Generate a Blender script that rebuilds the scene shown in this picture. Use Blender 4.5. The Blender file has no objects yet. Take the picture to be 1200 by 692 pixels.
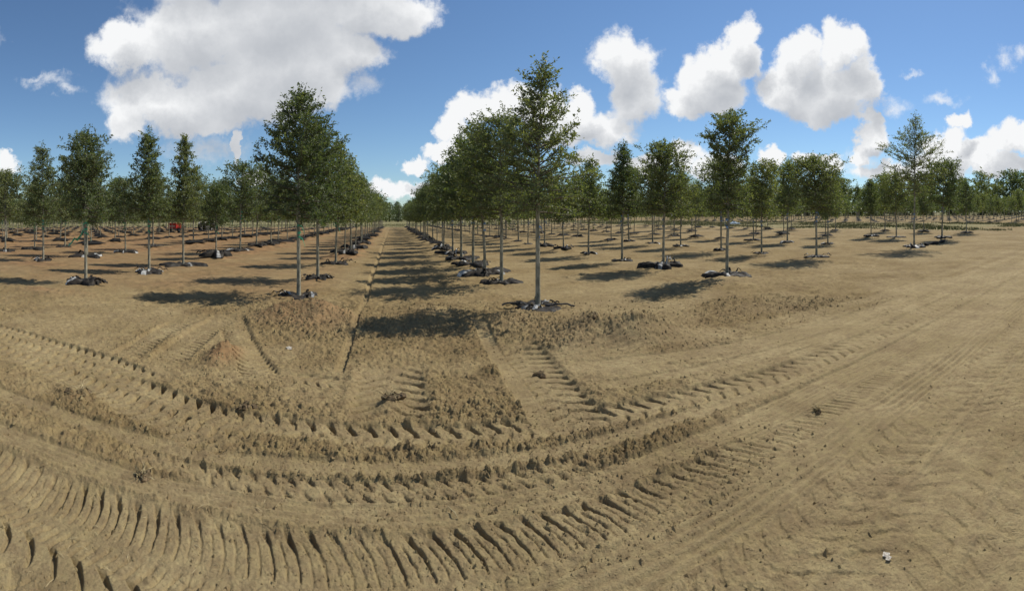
import bpy, math, random
import numpy as np
from math import radians as R

scene = bpy.context.scene
col = scene.collection

# ------------------------------------------------------------------ camera
EYE = 1.70
cam_data = bpy.data.cameras.new("camera")
cam = bpy.data.objects.new("camera", cam_data)
col.objects.link(cam)
cam.location = (0, 0, EYE)
cam.rotation_euler = (R(90), 0, 0)
cam_data.type = 'PANO'                      # the photograph is a cylindrical phone panorama
cam_data.panorama_type = 'CENTRAL_CYLINDRICAL'
cam_data.central_cylindrical_range_u_min = -460 / 560
cam_data.central_cylindrical_range_u_max = 740 / 560
cam_data.central_cylindrical_range_v_min = -(692 - 256) / 560
cam_data.central_cylindrical_range_v_max = 256 / 560
cam_data.central_cylindrical_radius = 1.0
cam_data.clip_start = 0.05
cam_data.clip_end = 5000
scene.camera = cam

# ------------------------------------------------------------------ sun, sky, exposure
SUN_AZ, SUN_EL = R(72), R(53)               # azimuth from +Y towards +X
scene.view_settings.view_transform = 'Standard'
scene.view_settings.look = 'None'
scene.view_settings.gamma = 1.0
scene.view_settings.exposure = 0.0
scene.view_settings.use_curve_mapping = False
sun_data = bpy.data.lights.new("sun", 'SUN')
sun_data.energy = 4.9
sun_data.angle = R(0.53)
sun_data.color = (1.0, 0.94, 0.83)
sun = bpy.data.objects.new("sun", sun_data)
col.objects.link(sun)
sun.rotation_euler = (R(90) - SUN_EL, 0, math.pi - SUN_AZ)
sun.location = (0, 0, 30)

# clouds: centre azimuth / tangent of elevation, radii (radians x, tan y), from a survey in 1/560 rad units
CLOUDS = [
 (150,58,52,36),(228,38,85,56),(320,20,110,60),(420,2,88,44),(200,118,84,38),(290,108,108,48),(148,142,30,26),
 (335,75,90,52),(472,14,50,30),(235,136,72,25),(368,102,58,32),(235,-45,130,60),(350,-55,150,60),(402,56,52,32),
 (4,190,20,13),(297,205,20,13),(274,168,7,18),
 (446,214,30,13),(485,223,38,14),(484,189,20,13),(534,150,22,28),(562,132,30,24),(600,122,34,26),(640,136,40,32),
 (520,176,26,12),(730,72,46,36),(748,112,36,42),(712,150,48,24),(680,128,24,22),(660,156,34,18),
 (872,40,24,30),(852,66,38,28),(816,98,36,30),(850,108,38,32),(800,122,28,22),(884,64,20,28),(840,84,44,34),
 (938,66,28,34),(986,62,34,32),(920,106,32,34),(970,108,52,38),(1008,100,24,32),(960,132,50,18),(1016,142,18,11),
 (1019,162,20,22),(1010,180,14,16),(700,186,34,12),(806,182,28,20),(905,182,18,15),(845,198,36,18),(760,200,40,12),
 (1108,166,30,18),(1125,144,16,13),(1158,176,50,17),(1196,162,42,24),(1120,188,64,16),(1185,196,54,14),(1050,200,60,14),
 (955,190,36,14),
 # the rest of the sky, outside the photograph
 (-120,40,120,60),(-260,120,140,50),(-520,60,160,90),(-760,140,180,50),(-1000,80,130,60),(1360,110,120,50),
 (1600,60,150,80),(1900,150,200,40),(2150,70,130,70),(640,-160,130,60),(1000,-180,150,60),(60,-200,120,60)]

WISPS = [(60,92,34,13),(40,86,20,9),(80,102,20,10),(1178,68,15,18),(1163,86,9,15),(1195,60,14,12),(1106,116,34,9),(1072,85,15,6),(1040,125,24,12),(430,60,26,22),(425,100,24,20),(1010,190,40,14),(235,172,60,22)]

def node(nt, kind, **kw):
    n = nt.nodes.new(kind)
    for k, v in kw.items():
        setattr(n, k, v)
    return n

def cloud_field_group(CLOUDS, nm):
    g = bpy.data.node_groups.new(nm, 'ShaderNodeTree')
    g.interface.new_socket("P", in_out='INPUT', socket_type='NodeSocketVector')
    g.interface.new_socket("F", in_out='OUTPUT', socket_type='NodeSocketFloat')
    gi, go = g.nodes.new('NodeGroupInput'), g.nodes.new('NodeGroupOutput')
    last = None
    for (x, y, rx, ry) in CLOUDS:
        az, t = (x - 460) / 560, (256 - y) / 560
        sx, sy = 560 / rx, 560 / ry
        m = node(g, 'ShaderNodeVectorMath', operation='MULTIPLY_ADD')
        g.links.new(gi.outputs[0], m.inputs[0])
        m.inputs[1].default_value = (sx, sy, 0)
        m.inputs[2].default_value = (-az * sx, -t * sy, 0)
        l = node(g, 'ShaderNodeVectorMath', operation='LENGTH')
        g.links.new(m.outputs[0], l.inputs[0])
        if last is None:
            last = l.outputs['Value']
        else:
            s = node(g, 'ShaderNodeMath', operation='SMOOTH_MIN')
            s.inputs[2].default_value = 0.22
            g.links.new(last, s.inputs[0]); g.links.new(l.outputs['Value'], s.inputs[1])
            last = s.outputs[0]
    o = node(g, 'ShaderNodeMath', operation='SUBTRACT')
    o.inputs[0].default_value = 1.0
    g.links.new(last, o.inputs[1])
    g.links.new(o.outputs[0], go.inputs[0])
    return g

def build_world():
    w = bpy.data.worlds.new("World")
    scene.world = w
    w.use_nodes = True
    nt = w.node_tree
    nt.nodes.clear()
    L = nt.links.new
    out = node(nt, 'ShaderNodeOutputWorld')
    bg = node(nt, 'ShaderNodeBackground')
    bg.inputs['Strength'].default_value = 0.095
    L(bg.outputs[0], out.inputs[0])
    sky = node(nt, 'ShaderNodeTexSky', sky_type='NISHITA')
    sky.sun_disc = False
    sky.sun_elevation = SUN_EL
    sky.sun_rotation = SUN_AZ
    sky.air_density = 1.0
    sky.dust_density = 0.15
    sky.ozone_density = 1.3
    tc = node(nt, 'ShaderNodeTexCoord')
    D = tc.outputs['Generated']
    sep = node(nt, 'ShaderNodeSeparateXYZ'); L(D, sep.inputs[0])
    def M(op, a, b=None, c=None, clamp=False):
        n = node(nt, 'ShaderNodeMath', operation=op); n.use_clamp = clamp
        for i, v in enumerate((a, b, c)):
            if v is None: continue
            if isinstance(v, (int, float)): n.inputs[i].default_value = v
            else: L(v, n.inputs[i])
        return n.outputs[0]
    az = M('ARCTAN2', sep.outputs[0], sep.outputs[1])
    hyp = M('SQRT', M('ADD', M('MULTIPLY', sep.outputs[0], sep.outputs[0]), M('MULTIPLY', sep.outputs[1], sep.outputs[1])))
    t = M('DIVIDE', sep.outputs[2], M('MAXIMUM', hyp, 0.001))
    comb = node(nt, 'ShaderNodeCombineXYZ'); L(az, comb.inputs[0]); L(t, comb.inputs[1])
    def noise(scale, detail, rough=0.55):
        n = node(nt, 'ShaderNodeTexNoise')
        n.inputs['Scale'].default_value = scale; n.inputs['Detail'].default_value = detail
        n.inputs['Roughness'].default_value = rough
        L(D, n.inputs['Vector']); return n
    def warp(src, n, amt):
        s = node(nt, 'ShaderNodeVectorMath', operation='SUBTRACT'); L(n.outputs['Color'], s.inputs[0]); s.inputs[1].default_value = (.5, .5, .5)
        a = node(nt, 'ShaderNodeVectorMath', operation='MULTIPLY_ADD'); L(s.outputs[0], a.inputs[0]); a.inputs[1].default_value = (amt, amt, 0); L(src, a.inputs[2])
        return a.outputs[0]
    p = warp(comb.outputs[0], noise(7, 2), 0.075)
    p = warp(p, noise(24, 5, 0.62), 0.060)
    p = warp(p, noise(70, 4, 0.65), 0.016)
    g = cloud_field_group(CLOUDS, 'cloud_field')
    def field(src, g=g):
        n = node(nt, 'ShaderNodeGroup'); n.node_tree = g; L(src, n.inputs[0]); return n.outputs[0]
    n1 = noise(16, 8, 0.62).outputs['Fac']
    n2 = noise(6, 4).outputs['Fac']
    F0 = field(p)
    F = M('ADD', F0, M('MULTIPLY', M('SUBTRACT', n1, 0.5), 0.95))
    mr = node(nt, 'ShaderNodeMapRange', interpolation_type='SMOOTHSTEP')
    L(F, mr.inputs[0]); mr.inputs[1].default_value = -0.04; mr.inputs[2].default_value = 0.34
    # light falls off through the cloud away from its sunlit upper left flank
    off = node(nt, 'ShaderNodeVectorMath', operation='ADD'); L(p, off.inputs[0]); off.inputs[1].default_value = (-0.018, 0.060, 0)
    F2 = field(off.outputs[0])
    depth = M('MAXIMUM', M('ADD', M('ADD', F2, M('MULTIPLY', M('SUBTRACT', n1, 0.5), 0.8)), M('MULTIPLY', M('SUBTRACT', n2, 0.5), 0.5)), 0.0)
    light = M('POWER', 2.718, M('MULTIPLY', depth, -1.6))
    cr = node(nt, 'ShaderNodeMix', data_type='RGBA')
    L(light, cr.inputs['Factor'])
    cr.inputs[6].default_value = (4.3, 4.6, 5.1, 1)
    cr.inputs[7].default_value = (9.8, 9.9, 10.0, 1)
    tint = node(nt, 'ShaderNodeMix', data_type='RGBA', blend_type='MULTIPLY')
    tint.inputs['Factor'].default_value = 1.0
    L(sky.outputs[0], tint.inputs[6]); tint.inputs[7].default_value = (0.80, 0.98, 1.14, 1)
    FW = M('ADD', field(p, cloud_field_group(WISPS, 'wisp_field')), M('MULTIPLY', M('SUBTRACT', noise(30, 8, .7).outputs['Fac'], 0.5), 2.2))
    mw = node(nt, 'ShaderNodeMapRange', interpolation_type='SMOOTHSTEP'); L(FW, mw.inputs[0]); mw.inputs[1].default_value = -.1; mw.inputs[2].default_value = 1.3
    cover = M('MAXIMUM', mr.outputs[0], M('MULTIPLY', mw.outputs[0], .75))
    mix = node(nt, 'ShaderNodeMix', data_type='RGBA')
    L(cover, mix.inputs['Factor'])
    L(tint.outputs[2], mix.inputs[6]); L(cr.outputs[2], mix.inputs[7])
    L(mix.outputs[2], bg.inputs['Color'])
    w.cycles.sampling_method = 'MANUAL'
    w.cycles.sample_map_resolution = 512
build_world()

# ------------------------------------------------------------------ noise in numpy
rs = np.random.RandomState(7)
TAB = rs.rand(256, 256).astype(np.float32)
TB2 = rs.rand(256, 256).astype(np.float32)
TB3 = rs.rand(256, 256).astype(np.float32)

def vnoise(x, y, scale=1.0, seed=0):
    x = x * scale + seed * 17.31; y = y * scale + seed * 7.77
    xi = np.floor(x).astype(np.int64); yi = np.floor(y).astype(np.int64)
    fx = x - xi; fy = y - yi
    fx = fx * fx * (3 - 2 * fx); fy = fy * fy * (3 - 2 * fy)
    a = TAB[xi & 255, yi & 255]; b = TAB[(xi + 1) & 255, yi & 255]
    c = TAB[xi & 255, (yi + 1) & 255]; d = TAB[(xi + 1) & 255, (yi + 1) & 255]
    return (a + (b - a) * fx) * (1 - fy) + (c + (d - c) * fx) * fy

def fbm(x, y, scale, octaves=4, seed=0, gain=0.5):
    v = 0; a = 1; n = 0
    for i in range(octaves):
        xr, yr = x * math.cos(i * 1.1) - y * math.sin(i * 1.1), x * math.sin(i * 1.1) + y * math.cos(i * 1.1)
        v = v + a * (vnoise(xr, yr, scale * 2 ** i, seed + i * 3) - 0.5) * 2; n += a; a *= gain
    return v / n

def clods(x, y, size, seed=0, fill=0.8):
    """bumps of soil lumps: one rounded lump per cell, some cells empty"""
    X = x / size + seed * 31.7; Y = y / size + seed * 11.3
    xi = np.floor(X).astype(np.int64); yi = np.floor(Y).astype(np.int64)
    best = np.zeros_like(X)
    for dx in (-1, 0, 1):
        for dy in (-1, 0, 1):
            cx, cy = xi + dx, yi + dy
            jx = TAB[cx & 255, cy & 255]; jy = TB2[cx & 255, cy & 255]; r = TB3[cx & 255, cy & 255]
            px, py = X - (cx + jx), Y - (cy + jy)
            ang = r * 37.0
            ca, sa = np.cos(ang), np.sin(ang)
            q = ((px * ca + py * sa) * 1.0) ** 2 + ((-px * sa + py * ca) * 1.5) ** 2
            rad = 0.30 + 0.45 * ((r * 7.3) % 1.0)
            b = np.maximum(0, 1 - q / rad ** 2) ** .72 * rad * (r < fill)
            best = np.maximum(best, b)
    return best * size

def sst(a, b, v):
    t = np.clip((v - a) / (b - a), 0, 1)
    return t * t * (3 - 2 * t)

def slope_z(x):
    """the field rises gently to the right, hardly at all to the left"""
    x = np.asarray(x, dtype=float)
    xx = np.clip(x, -400, 400)
    return 0.012 * xx + 0.008 * (np.sqrt(xx * xx + 4.0) - 2.0)

# ------------------------------------------------------------------ where the trees stand: (row, x, [y...])
def run(a, b, step, rng, miss=0.0):
    out = []
    while a < b:
        if rng.random() > miss: out.append(a + rng.uniform(-.12, .12))
        a += step
    return out
rng = random.Random(11)
ROWS = []       # (side, row number, x, ys)
ROWS.append(('right', 1, 2.75, [8.84, 11.85, 14.05, 16.2, 19.0, 21.7] + run(24.5, 96, 2.75, rng)))
ROWS.append(('right', 2, 8.0, [9.5, 12.57, 15.36, 18.4, 21.4] + run(24.3, 112, 2.8, rng, .02)))
ROWS.append(('right', 3, 13.5, [11.0, 13.86, 16.44, 19.6, 22.3] + run(25.0, 112, 2.8, rng, .04)))
ROWS.append(('right', 4, 19.2, [9.98, 14.9, 17.7, 20.4] + run(23.3, 112, 2.8, rng, .06)))
ROWS.append(('right', 5, 25.0, [11.2, 14.2, 16.0, 19.6, 23.4] + run(26.3, 112, 2.8, rng, .08)))
ROWS.append(('right', 6, 32.0, [12.4, 15.8, 19.2, 24.0, 29.0] + run(32.0, 112, 2.8, rng, .08)))
ROWS.append(('left', 1, -2.1, [10.55, 13.3, 17.6, 21.0, 24.1] + run(26.9, 96, 2.75, rng)))
ROWS.append(('left', 2, -7.4, [9.9, 13.25, 15.8, 19.1, 22.4] + run(25.2, 96, 2.8, rng, .02)))
ROWS.append(('left', 3, -13.0, [14.5, 17.5, 20.8] + run(23.7, 96, 2.8, rng, .02)))
ROWS.append(('left', 4, -18.5, [17.6, 19.9] + run(22.5, 96, 2.8, rng, .03)))
for k in range(5, 14):
    ROWS.append(('left', k, -18.5 - 5.5 * (k - 4), run(18.5 + 4.6 * (k - 4), 92, 2.8, rng, .04)))
for k in range(12):
    ROWS.append(('far', k + 1, 59.5 + 5.6 * k, run(11 + 1.0 * k, 150, 2.9, rng, .05)))
TREES = []      # (side, row, index in row, x, y)
for side, row, x, ys in ROWS:
    for i, y in enumerate(ys):
        near = i < 6 and row <= 6
        if (side, row, i) == ('right', 1, 0): TREES.append((side, row, i, 2.63, 8.38)); continue
        if (side, row, i) == ('left', 1, 0): TREES.append((side, row, i, -2.04, 10.25)); continue
        TREES.append((side, row, i, x + (0 if near else rng.uniform(-.15, .15)), y))
TXY = np.array([(t[3], t[4]) for t in TREES])

# ------------------------------------------------------------------ the ground's relief
# wheel tracks: path, half width, kind, depth, lug pitch, slant, lug depth, lateral roughening
TRACKS = [
 dict(p=[(-9, 1.75), (-4, 2.0), (-2, 2.08), (0, 2.20), (2, 2.28), (5, 2.45), (9, 2.6), (20, 3.0), (40, 3.2)], w=.40, k='lug', d=.030, pitch=.128, sl=.13, g=.040, wd=.09, alt=1, q=((0, 7.5, 9, 12, 14, 20, 50), (1.15, 1.05, .85, .8, .55, .35, .2))),
 dict(p=[(-9, 1.45), (-4, 1.62), (-2, 1.66), (0, 1.8)], w=.22, k='lug', d=.012, pitch=.16, sl=.16, g=.045, wd=.12),
 dict(p=[(2.2, 2.75), (4, 2.78), (8, 2.85), (30, 3.3)], w=.12, k='rib', d=.012, pitch=.1, sl=0, g=.012),
 dict(p=[(1.6, 1.86), (3, 1.92), (8, 1.95), (30, 2.1)], w=.10, k='rib', d=.012, pitch=.1, sl=0, g=.012),
 dict(p=[(2.2, 1.38), (4, 1.42), (8, 1.5), (30, 1.7)], w=.12, k='rib', d=.010, pitch=.1, sl=0, g=.010, m=.7),
 dict(p=[(4, 3.75), (8, 3.7), (14, 3.8), (30, 4.2)], w=.16, k='rib', d=.012, pitch=.1, sl=0, g=.012, m=.8),
 dict(p=[(1.5, 5.4), (4, 5.3), (8, 5.0), (20, 5.4)], w=.2, k='rib', d=.012, pitch=.1, sl=0, g=.012, m=.7),
 dict(p=[(-7, 2.35), (-3, 2.62), (-1, 2.76), (1, 2.78), (3, 2.92), (6, 3.0), (14, 3.1)], w=.13, k='rib', d=.020, pitch=.1, sl=0, g=.010),
 dict(p=[(-6, 3.0), (-2.5, 3.05), (-1.0, 2.98), (1, 3.0), (3, 3.1)], w=.10, k='lug', d=.020, pitch=.125, sl=.06, g=.026, one=1, a=(4.0, 7.3)),
 dict(p=[(-9, 3.1), (-3, 3.25), (-1, 3.22), (1, 3.26), (3, 3.30), (6, 3.35), (14, 3.5)], w=.10, k='smooth', d=.022, pitch=.1, sl=0, g=0),
 dict(p=[(-14, 5.6), (-5, 4.75), (-3.3, 4.50), (-1.6, 3.92), (-.4, 3.75), (.95, 3.68), (2.4, 3.62), (4, 3.5), (8, 3.6), (16, 3.9)], w=.19, k='lug', d=.03, pitch=.165, sl=.09, g=.075, q=((0, 12, 16, 18, 22, 40), (1, 1, .8, .45, .3, .2))),
 dict(p=[(-14, 5.1), (-5, 4.35), (-3.4, 4.12), (-2.3, 3.80), (-1.4, 3.5), (-.6, 3.42)], w=.21, k='lug', d=.028, pitch=.165, sl=.08, g=.075, a=(0, 13)),
 dict(p=[(-14, 6.1), (-5.2, 5.12), (-3.4, 4.85), (-2.4, 4.5)], w=.15, k='lug', d=.022, pitch=.15, sl=.08, g=.070, a=(0, 11.6)),
 dict(p=[(-2.78, 7.9), (-2.35, 6.9), (-1.95, 6.0), (-1.38, 4.95)], w=.21, k='lug', d=.035, pitch=.125, sl=.10, g=.085),
 dict(p=[(-2.85, 7.8), (-2.8, 6.6), (-2.62, 5.0)], w=.22, k='lug', d=.028, pitch=.12, sl=-.10, g=.070),
 dict(p=[(-3.4, 7.3), (-3.35, 6.2), (-3.15, 4.95)], w=.20, k='lug', d=.022, pitch=.12, sl=-.10, g=.065),
 dict(p=[(-1.25, 5.05), (-.75, 5.0), (-.35, 4.9)], w=.16, k='lug', d=.022, pitch=.13, sl=-.10, g=.070),
 dict(p=[(-.05, 3.95), (-.03, 4.7), (0, 5.6), (.05, 8.2)], w=.34, k='lug', d=.025, pitch=.20, sl=.17, g=.06, a=(0, 1.5)),
 dict(p=[(1.48, 3.5), (1.50, 4.5), (1.56, 5.6), (1.66, 8.0), (1.7, 16), (1.7, 60)], w=.29, k='lug', d=.035, pitch=.18, sl=.14, g=.065, a=(0, 2.6)),
 dict(p=[(1.22, 3.5), (1.26, 5.6), (1.4, 8.0)], w=.10, k='smooth', d=.035, pitch=.2, sl=0, g=0),
 dict(p=[(-.60, 5.2), (-.60, 6.6), (-.62, 8.5), (-.56, 10), (-.62, 13), (-.6, 96)], w=.055, k='smooth', d=.085, pitch=.2, sl=0, g=0),
 dict(p=[(-6.6, 6.6), (-5.9, 7.5), (-5.0, 8.6), (-4.6, 9.4)], w=.05, k='smooth', d=.05, pitch=.2, sl=0, g=0),
 dict(p=[(.3, 1.95), (.9, 2.02), (1.67, 2.07), (3.1, 2.14), (4.7, 2.14), (9, 2.2), (30, 2.4)], w=.17, k='rib', d=.018, pitch=.1, sl=0, g=.020),
 dict(p=[(.2, 1.55), (1.2, 1.62), (3, 1.70), (6, 1.72), (20, 1.8)], w=.22, k='lug', d=.020, pitch=.15, sl=-.10, g=.026, m=.5),
 dict(p=[(.2, 1.1), (2.4, 1.15), (5, 1.2), (20, 1.3)], w=.22, k='lug', d=.014, pitch=.17, sl=.12, g=.028, m=.45),
 dict(p=[(.2, .6), (2.4, .65), (6, .7), (20, .8)], w=.2, k='lug', d=.012, pitch=.17, sl=-.12, g=.024, m=.4),
 dict(p=[(2.0, 4.9), (4, 4.6), (7, 4.4), (14, 4.6), (30, 5)], w=.16, k='rib', d=.012, pitch=.1, sl=0, g=.008),
 dict(p=[(1.9, 4.3), (4, 4.1), (7, 3.95), (14, 4.1)], w=.12, k='rib', d=.012, pitch=.1, sl=0, g=.008),
 dict(p=[(-12, 2.6), (-5, 1.5), (-2.4, 1.35), (-.5, 1.5)], w=.25, k='lug', d=.02, pitch=.17, sl=.1, g=.03, m=.5),
]
MOUNDS = [(2.75, 6.1, .95, 1.05, .27), (1.9, 7.3, .7, .7, .15), (3.4, 5.7, .8, .5, .14), (-1.5, 8.0, .95, .75, .27), (-2.0, 5.55, .28, .60, .14),
          (-1.2, 7.2, .7, .6, .07), (-.03, 4.35, .14, .22, .075), (1.08, 5.1, .14, .22, .06), (-2.75, 3.55, .3, .22, .06), (-7.2, 8.3, 1.6, .8, .10), (7.6, 8.9, 1.1, .8, .10)]
_mr = random.Random(3)
TREE_MOUND = [( _mr.uniform(.7, 1.05) * (1.15 if t[0] == 'left' else 1), _mr.uniform(.08, .17) * (1.8 if t[0] == 'left' else 1) * (.25 if (t[1] <= 4 and t[2] < 3 and t[0] != 'far') else 1)) for t in TREES]

def relief(x, y, cell):
    """height of the soil above the sloping field at x, y; cell is the mesh spacing there"""
    def lod(lam):
        return np.clip((lam / cell - 1.2) / 1.6, 0, 1)
    d = np.hypot(x, y)
    h = 0.03 * fbm(x, y, 0.12, 2, 1) * sst(6, 14, d) + 0.022 * fbm(x, y, 0.9, 3, 5)
    # rough, cloddy soil is patchy; the trafficked lane in front is packed
    patch = sst(-.28, .42, fbm(x, y, 0.55, 3, 9))
    packed = sst(6.4, 4.6, y + 0.10 * np.abs(x)) * np.maximum(sst(1.2, 3.5, x), sst(2.4, 1.9, y) * sst(0, .8, x)) + 0.0 * x
    aisle = sst(2.4, 1.8, np.abs(x - .55) * 1.15) * sst(4.5, 6.0, y)
    rough = np.clip(.58 + .75 * patch - .95 * packed, .12, 1.3)
    rough = np.maximum(rough, 1.0 * aisle)
    # the crumbly bands thrown up between the wheel tracks in front
    yy = y - 0.03 * x
    crumb = np.exp(-((yy - 3.45) / .11) ** 2) * sst(-5.5, -2, x) * sst(5.5, 2.5, x) * 1.0 + np.exp(-((yy - 3.02) / .13) ** 2) * sst(4.5, 1, x) * .9 \
        + np.exp(-((yy - 4.05) / .28) ** 2) * sst(-1.2, -.4, x) * sst(4, 1.3, x) * .55 + np.exp(-((y - 3.55) / .45) ** 2) * sst(-1.6, -2.6, x) * .8
    rough = rough + .26 * crumb
    mound = np.zeros_like(x)
    for (mx, my, rx, ry, mh) in MOUNDS:
        q = ((x - mx) / rx) ** 2 + ((y - my) / ry) ** 2
        mound = mound + mh * np.exp(-q * 1.6) * (.55 + .9 * vnoise(x, y, 1.9, 81))
        rough = rough + .8 * np.exp(-q * 1.2)
    near = d < 75
    tm = np.zeros_like(x)
    for (tx, ty), (mr_, mh) in zip(TXY, TREE_MOUND):
        if math.hypot(tx, ty) > 70: continue
        idx = np.nonzero((np.abs(x - tx) < 2.2) & (np.abs(y - ty) < 2.2))[0]
        if len(idx) == 0: continue
        q = ((x[idx] - tx) / mr_) ** 2 + ((y[idx] - ty) / mr_) ** 2
        tm[idx] = np.maximum(tm[idx], mh * np.exp(-q * 1.3) * (.6 + .8 * vnoise(x[idx], y[idx], 2.3, 83)))
    # low ridges of turned soil along the planted rows
    for (rx_, ry0, hh) in [(-2.1, 19, .05), (-7.4, 20, .08), (-13, 22, .08), (-18.5, 24, .09), (2.75, 19, .05), (8.1, 12, .02)] + [(-18.5 - 5.5 * k, 19 + 4.6 * k, .09) for k in range(1, 10)]:
        tm = np.maximum(tm, hh * np.exp(-((x - rx_) / .75) ** 2) * sst(ry0 - 1.5, ry0 + .5, y) * sst(97, 95, y) * (.3 + 1.3 * vnoise(x, y, .9, 85)))
    rough = rough + 4.0 * tm
    rough = np.minimum(rough, 1.8)
    # lumps
    lump = np.zeros_like(x)
    for size, amp, seed, fill in ((.26, .13 + .12 * sst(7, 10, d), 2, .55), (.105, .28, 4, .60), (.055, .55, 6, .75), (.026, .80, 8, .85)):
        wx = x + .3 * size * (vnoise(x, y, 2.2 / size, seed) - .5); wy = y + .3 * size * (vnoise(x, y, 2.2 / size, seed + 1) - .5)
        lump = lump + amp * clods(wx, wy, size, seed, fill) * lod(size * .8) * (rough if size < .2 else np.clip(rough - .35, 0, .7))
    fine = .010 * fbm(x, y, 9, 3, 21) * lod(.06) * (0.4 + rough) + .004 * fbm(x, y, 60, 2, 23) * lod(.014)
    detail = lump + fine + .012 * fbm(x, y, 4, 2, 31) * rough * lod(.2)
    track_mask = np.zeros_like(x)
    cut = np.zeros_like(x)
    for ti, T in enumerate(TRACKS):
        pts = T['p']; w = T['w']
        xs = [p[0] for p in pts]; ys = [p[1] for p in pts]
        idx = np.nonzero((x > min(xs) - 1) & (x < max(xs) + 1) & (y > min(ys) - 1) & (y < max(ys) + 1))[0]
        if len(idx) == 0: continue
        X, Y = x[idx], y[idx]
        bd = np.full(X.shape, 1e9); bs = np.zeros(X.shape); bt = np.zeros(X.shape)
        s0 = 0
        for a, b in zip(pts[:-1], pts[1:]):
            dx, dy = b[0] - a[0], b[1] - a[1]; Ls = math.hypot(dx, dy)
            u = np.clip(((X - a[0]) * dx + (Y - a[1]) * dy) / Ls ** 2, 0, 1)
            px, py = X - (a[0] + u * dx), Y - (a[1] + u * dy)
            dd = np.hypot(px, py)
            sg = np.sign(dx * py - dy * px)
            m = dd < bd
            bd[m] = dd[m]; bs[m] = (s0 + u * Ls)[m]; bt[m] = (sg * dd)[m]
            s0 += Ls
        wob = 1 + .08 * (vnoise(X, Y, 3.0, ti) - .5)
        t = bt / (w * wob)
        at = np.abs(t)
        a0, a1 = T.get('a', (0, s0))
        ends = sst(a0 - .05, a0 + .35, bs) * sst(a1 + .3, a1 - .4, bs) if 'a' in T else sst(0, .35, bs) * sst(s0, s0 - .35, bs)
        m = sst(1.20 + .10 * (vnoise(X, Y, 6, ti + 77) - .5), .86, at) * ends * T.get('m', 1)
        lam = T['pitch'] * .5
        ld = np.clip((lam / cell[idx] - .8) / 1.2, 0, 1)
        prof = np.zeros_like(X)
        if T['k'] == 'lug':
            side = (t > 0)
            ph = (bs + T.get('ofs', 0) + T['sl'] * at ** 1.8 * (1 if not T.get('one') else np.sign(t)) + side * T['pitch'] * .5 + .022 * (vnoise(X, Y, 3, ti + 3) - .5) + .009 * (vnoise(X, Y, 19, ti + 4) - .5)) / T['pitch']
            fr = np.abs((ph % 1.0) - .5) * 2          # 0 in the groove's middle
            wdt = T.get('wd', .20) + .22 * at ** 3 + .09 * (vnoise(X, Y, 13, ti + 6) - .5)
            groove = sst(wdt + .12, wdt - .08, fr) * sst(.02, .16, at) * sst(1.06, .92, at + .12 * (vnoise(X, Y, 9, ti + 8) - .5))
            if T.get('alt'):
                fr2 = np.abs(((ph + .5) % 1.0) - .5) * 2
                groove = np.maximum(groove, .6 * sst(.17, .04, fr2) * sst(.05, .2, at) * sst(.86, .66, at))
            qual = .50 + .50 * sst(.20, .50, vnoise(X, Y, 2.6, ti + 40))
            prof = -.95 * T['g'] * groove * (.45 + .65 * at ** 2) * qual * ld * np.interp(bs, *T.get('q', ((0, 1), (1, 1)))) + .008 * (1 - fr) * 0
        elif T['k'] == 'rib':
            prof = -T['g'] * (.5 + .5 * np.cos(t * math.pi * 4.2 + 1.2 * (vnoise(X, Y, 1.2, ti + 5) - .5))) * np.clip((w * .4 / cell[idx] - .8) / 1.2, 0, 1) * sst(-.1, .45, vnoise(X, Y, 1.8, ti)) * (.7 + .6 * vnoise(X, Y, 9, ti))
        if T.get('over'):
            cut[idx] += prof * m; continue
        berm = .007 * T.get('m', 1) * np.exp(-((at - 1.22) / .16) ** 2) * ends * (.4 + 1.2 * vnoise(X, Y, 4, ti + 9)) * min(1, w / .2)
        keep = {'lug': .30, 'rib': .22, 'smooth': .25}[T['k']]
        if T['k'] == 'smooth' and w < .06: keep = .6
        detail[idx] = detail[idx] * (1 - m * (1 - keep))
        cut[idx] = cut[idx] * (1 - m) + m * (-.7 * T['d'] + prof) + berm * (1 - m)
        track_mask[idx] = np.maximum(track_mask[idx], m)
        detail[idx] += .9 * berm * clods(X, Y, .045, 12 + ti, .9) / .03 * np.clip((.05 / cell[idx] - 1) / 1.5, 0, 1)
    return h + mound + tm + detail + cut, rough, track_mask, mound + tm

def ground_at(x, y, extra=0.0):
    X = np.array([float(x)]); Y = np.array([float(y)])
    h = relief(X, Y, np.array([0.08]))[0]
    return float(slope_z(X)[0] + h[0]) + extra

def ground_many(X, Y, cell=.05):
    X = np.asarray(X, float); Y = np.asarray(Y, float)
    h = relief(X, Y, np.full(X.shape, cell))[0]
    return slope_z(X) + h

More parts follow.
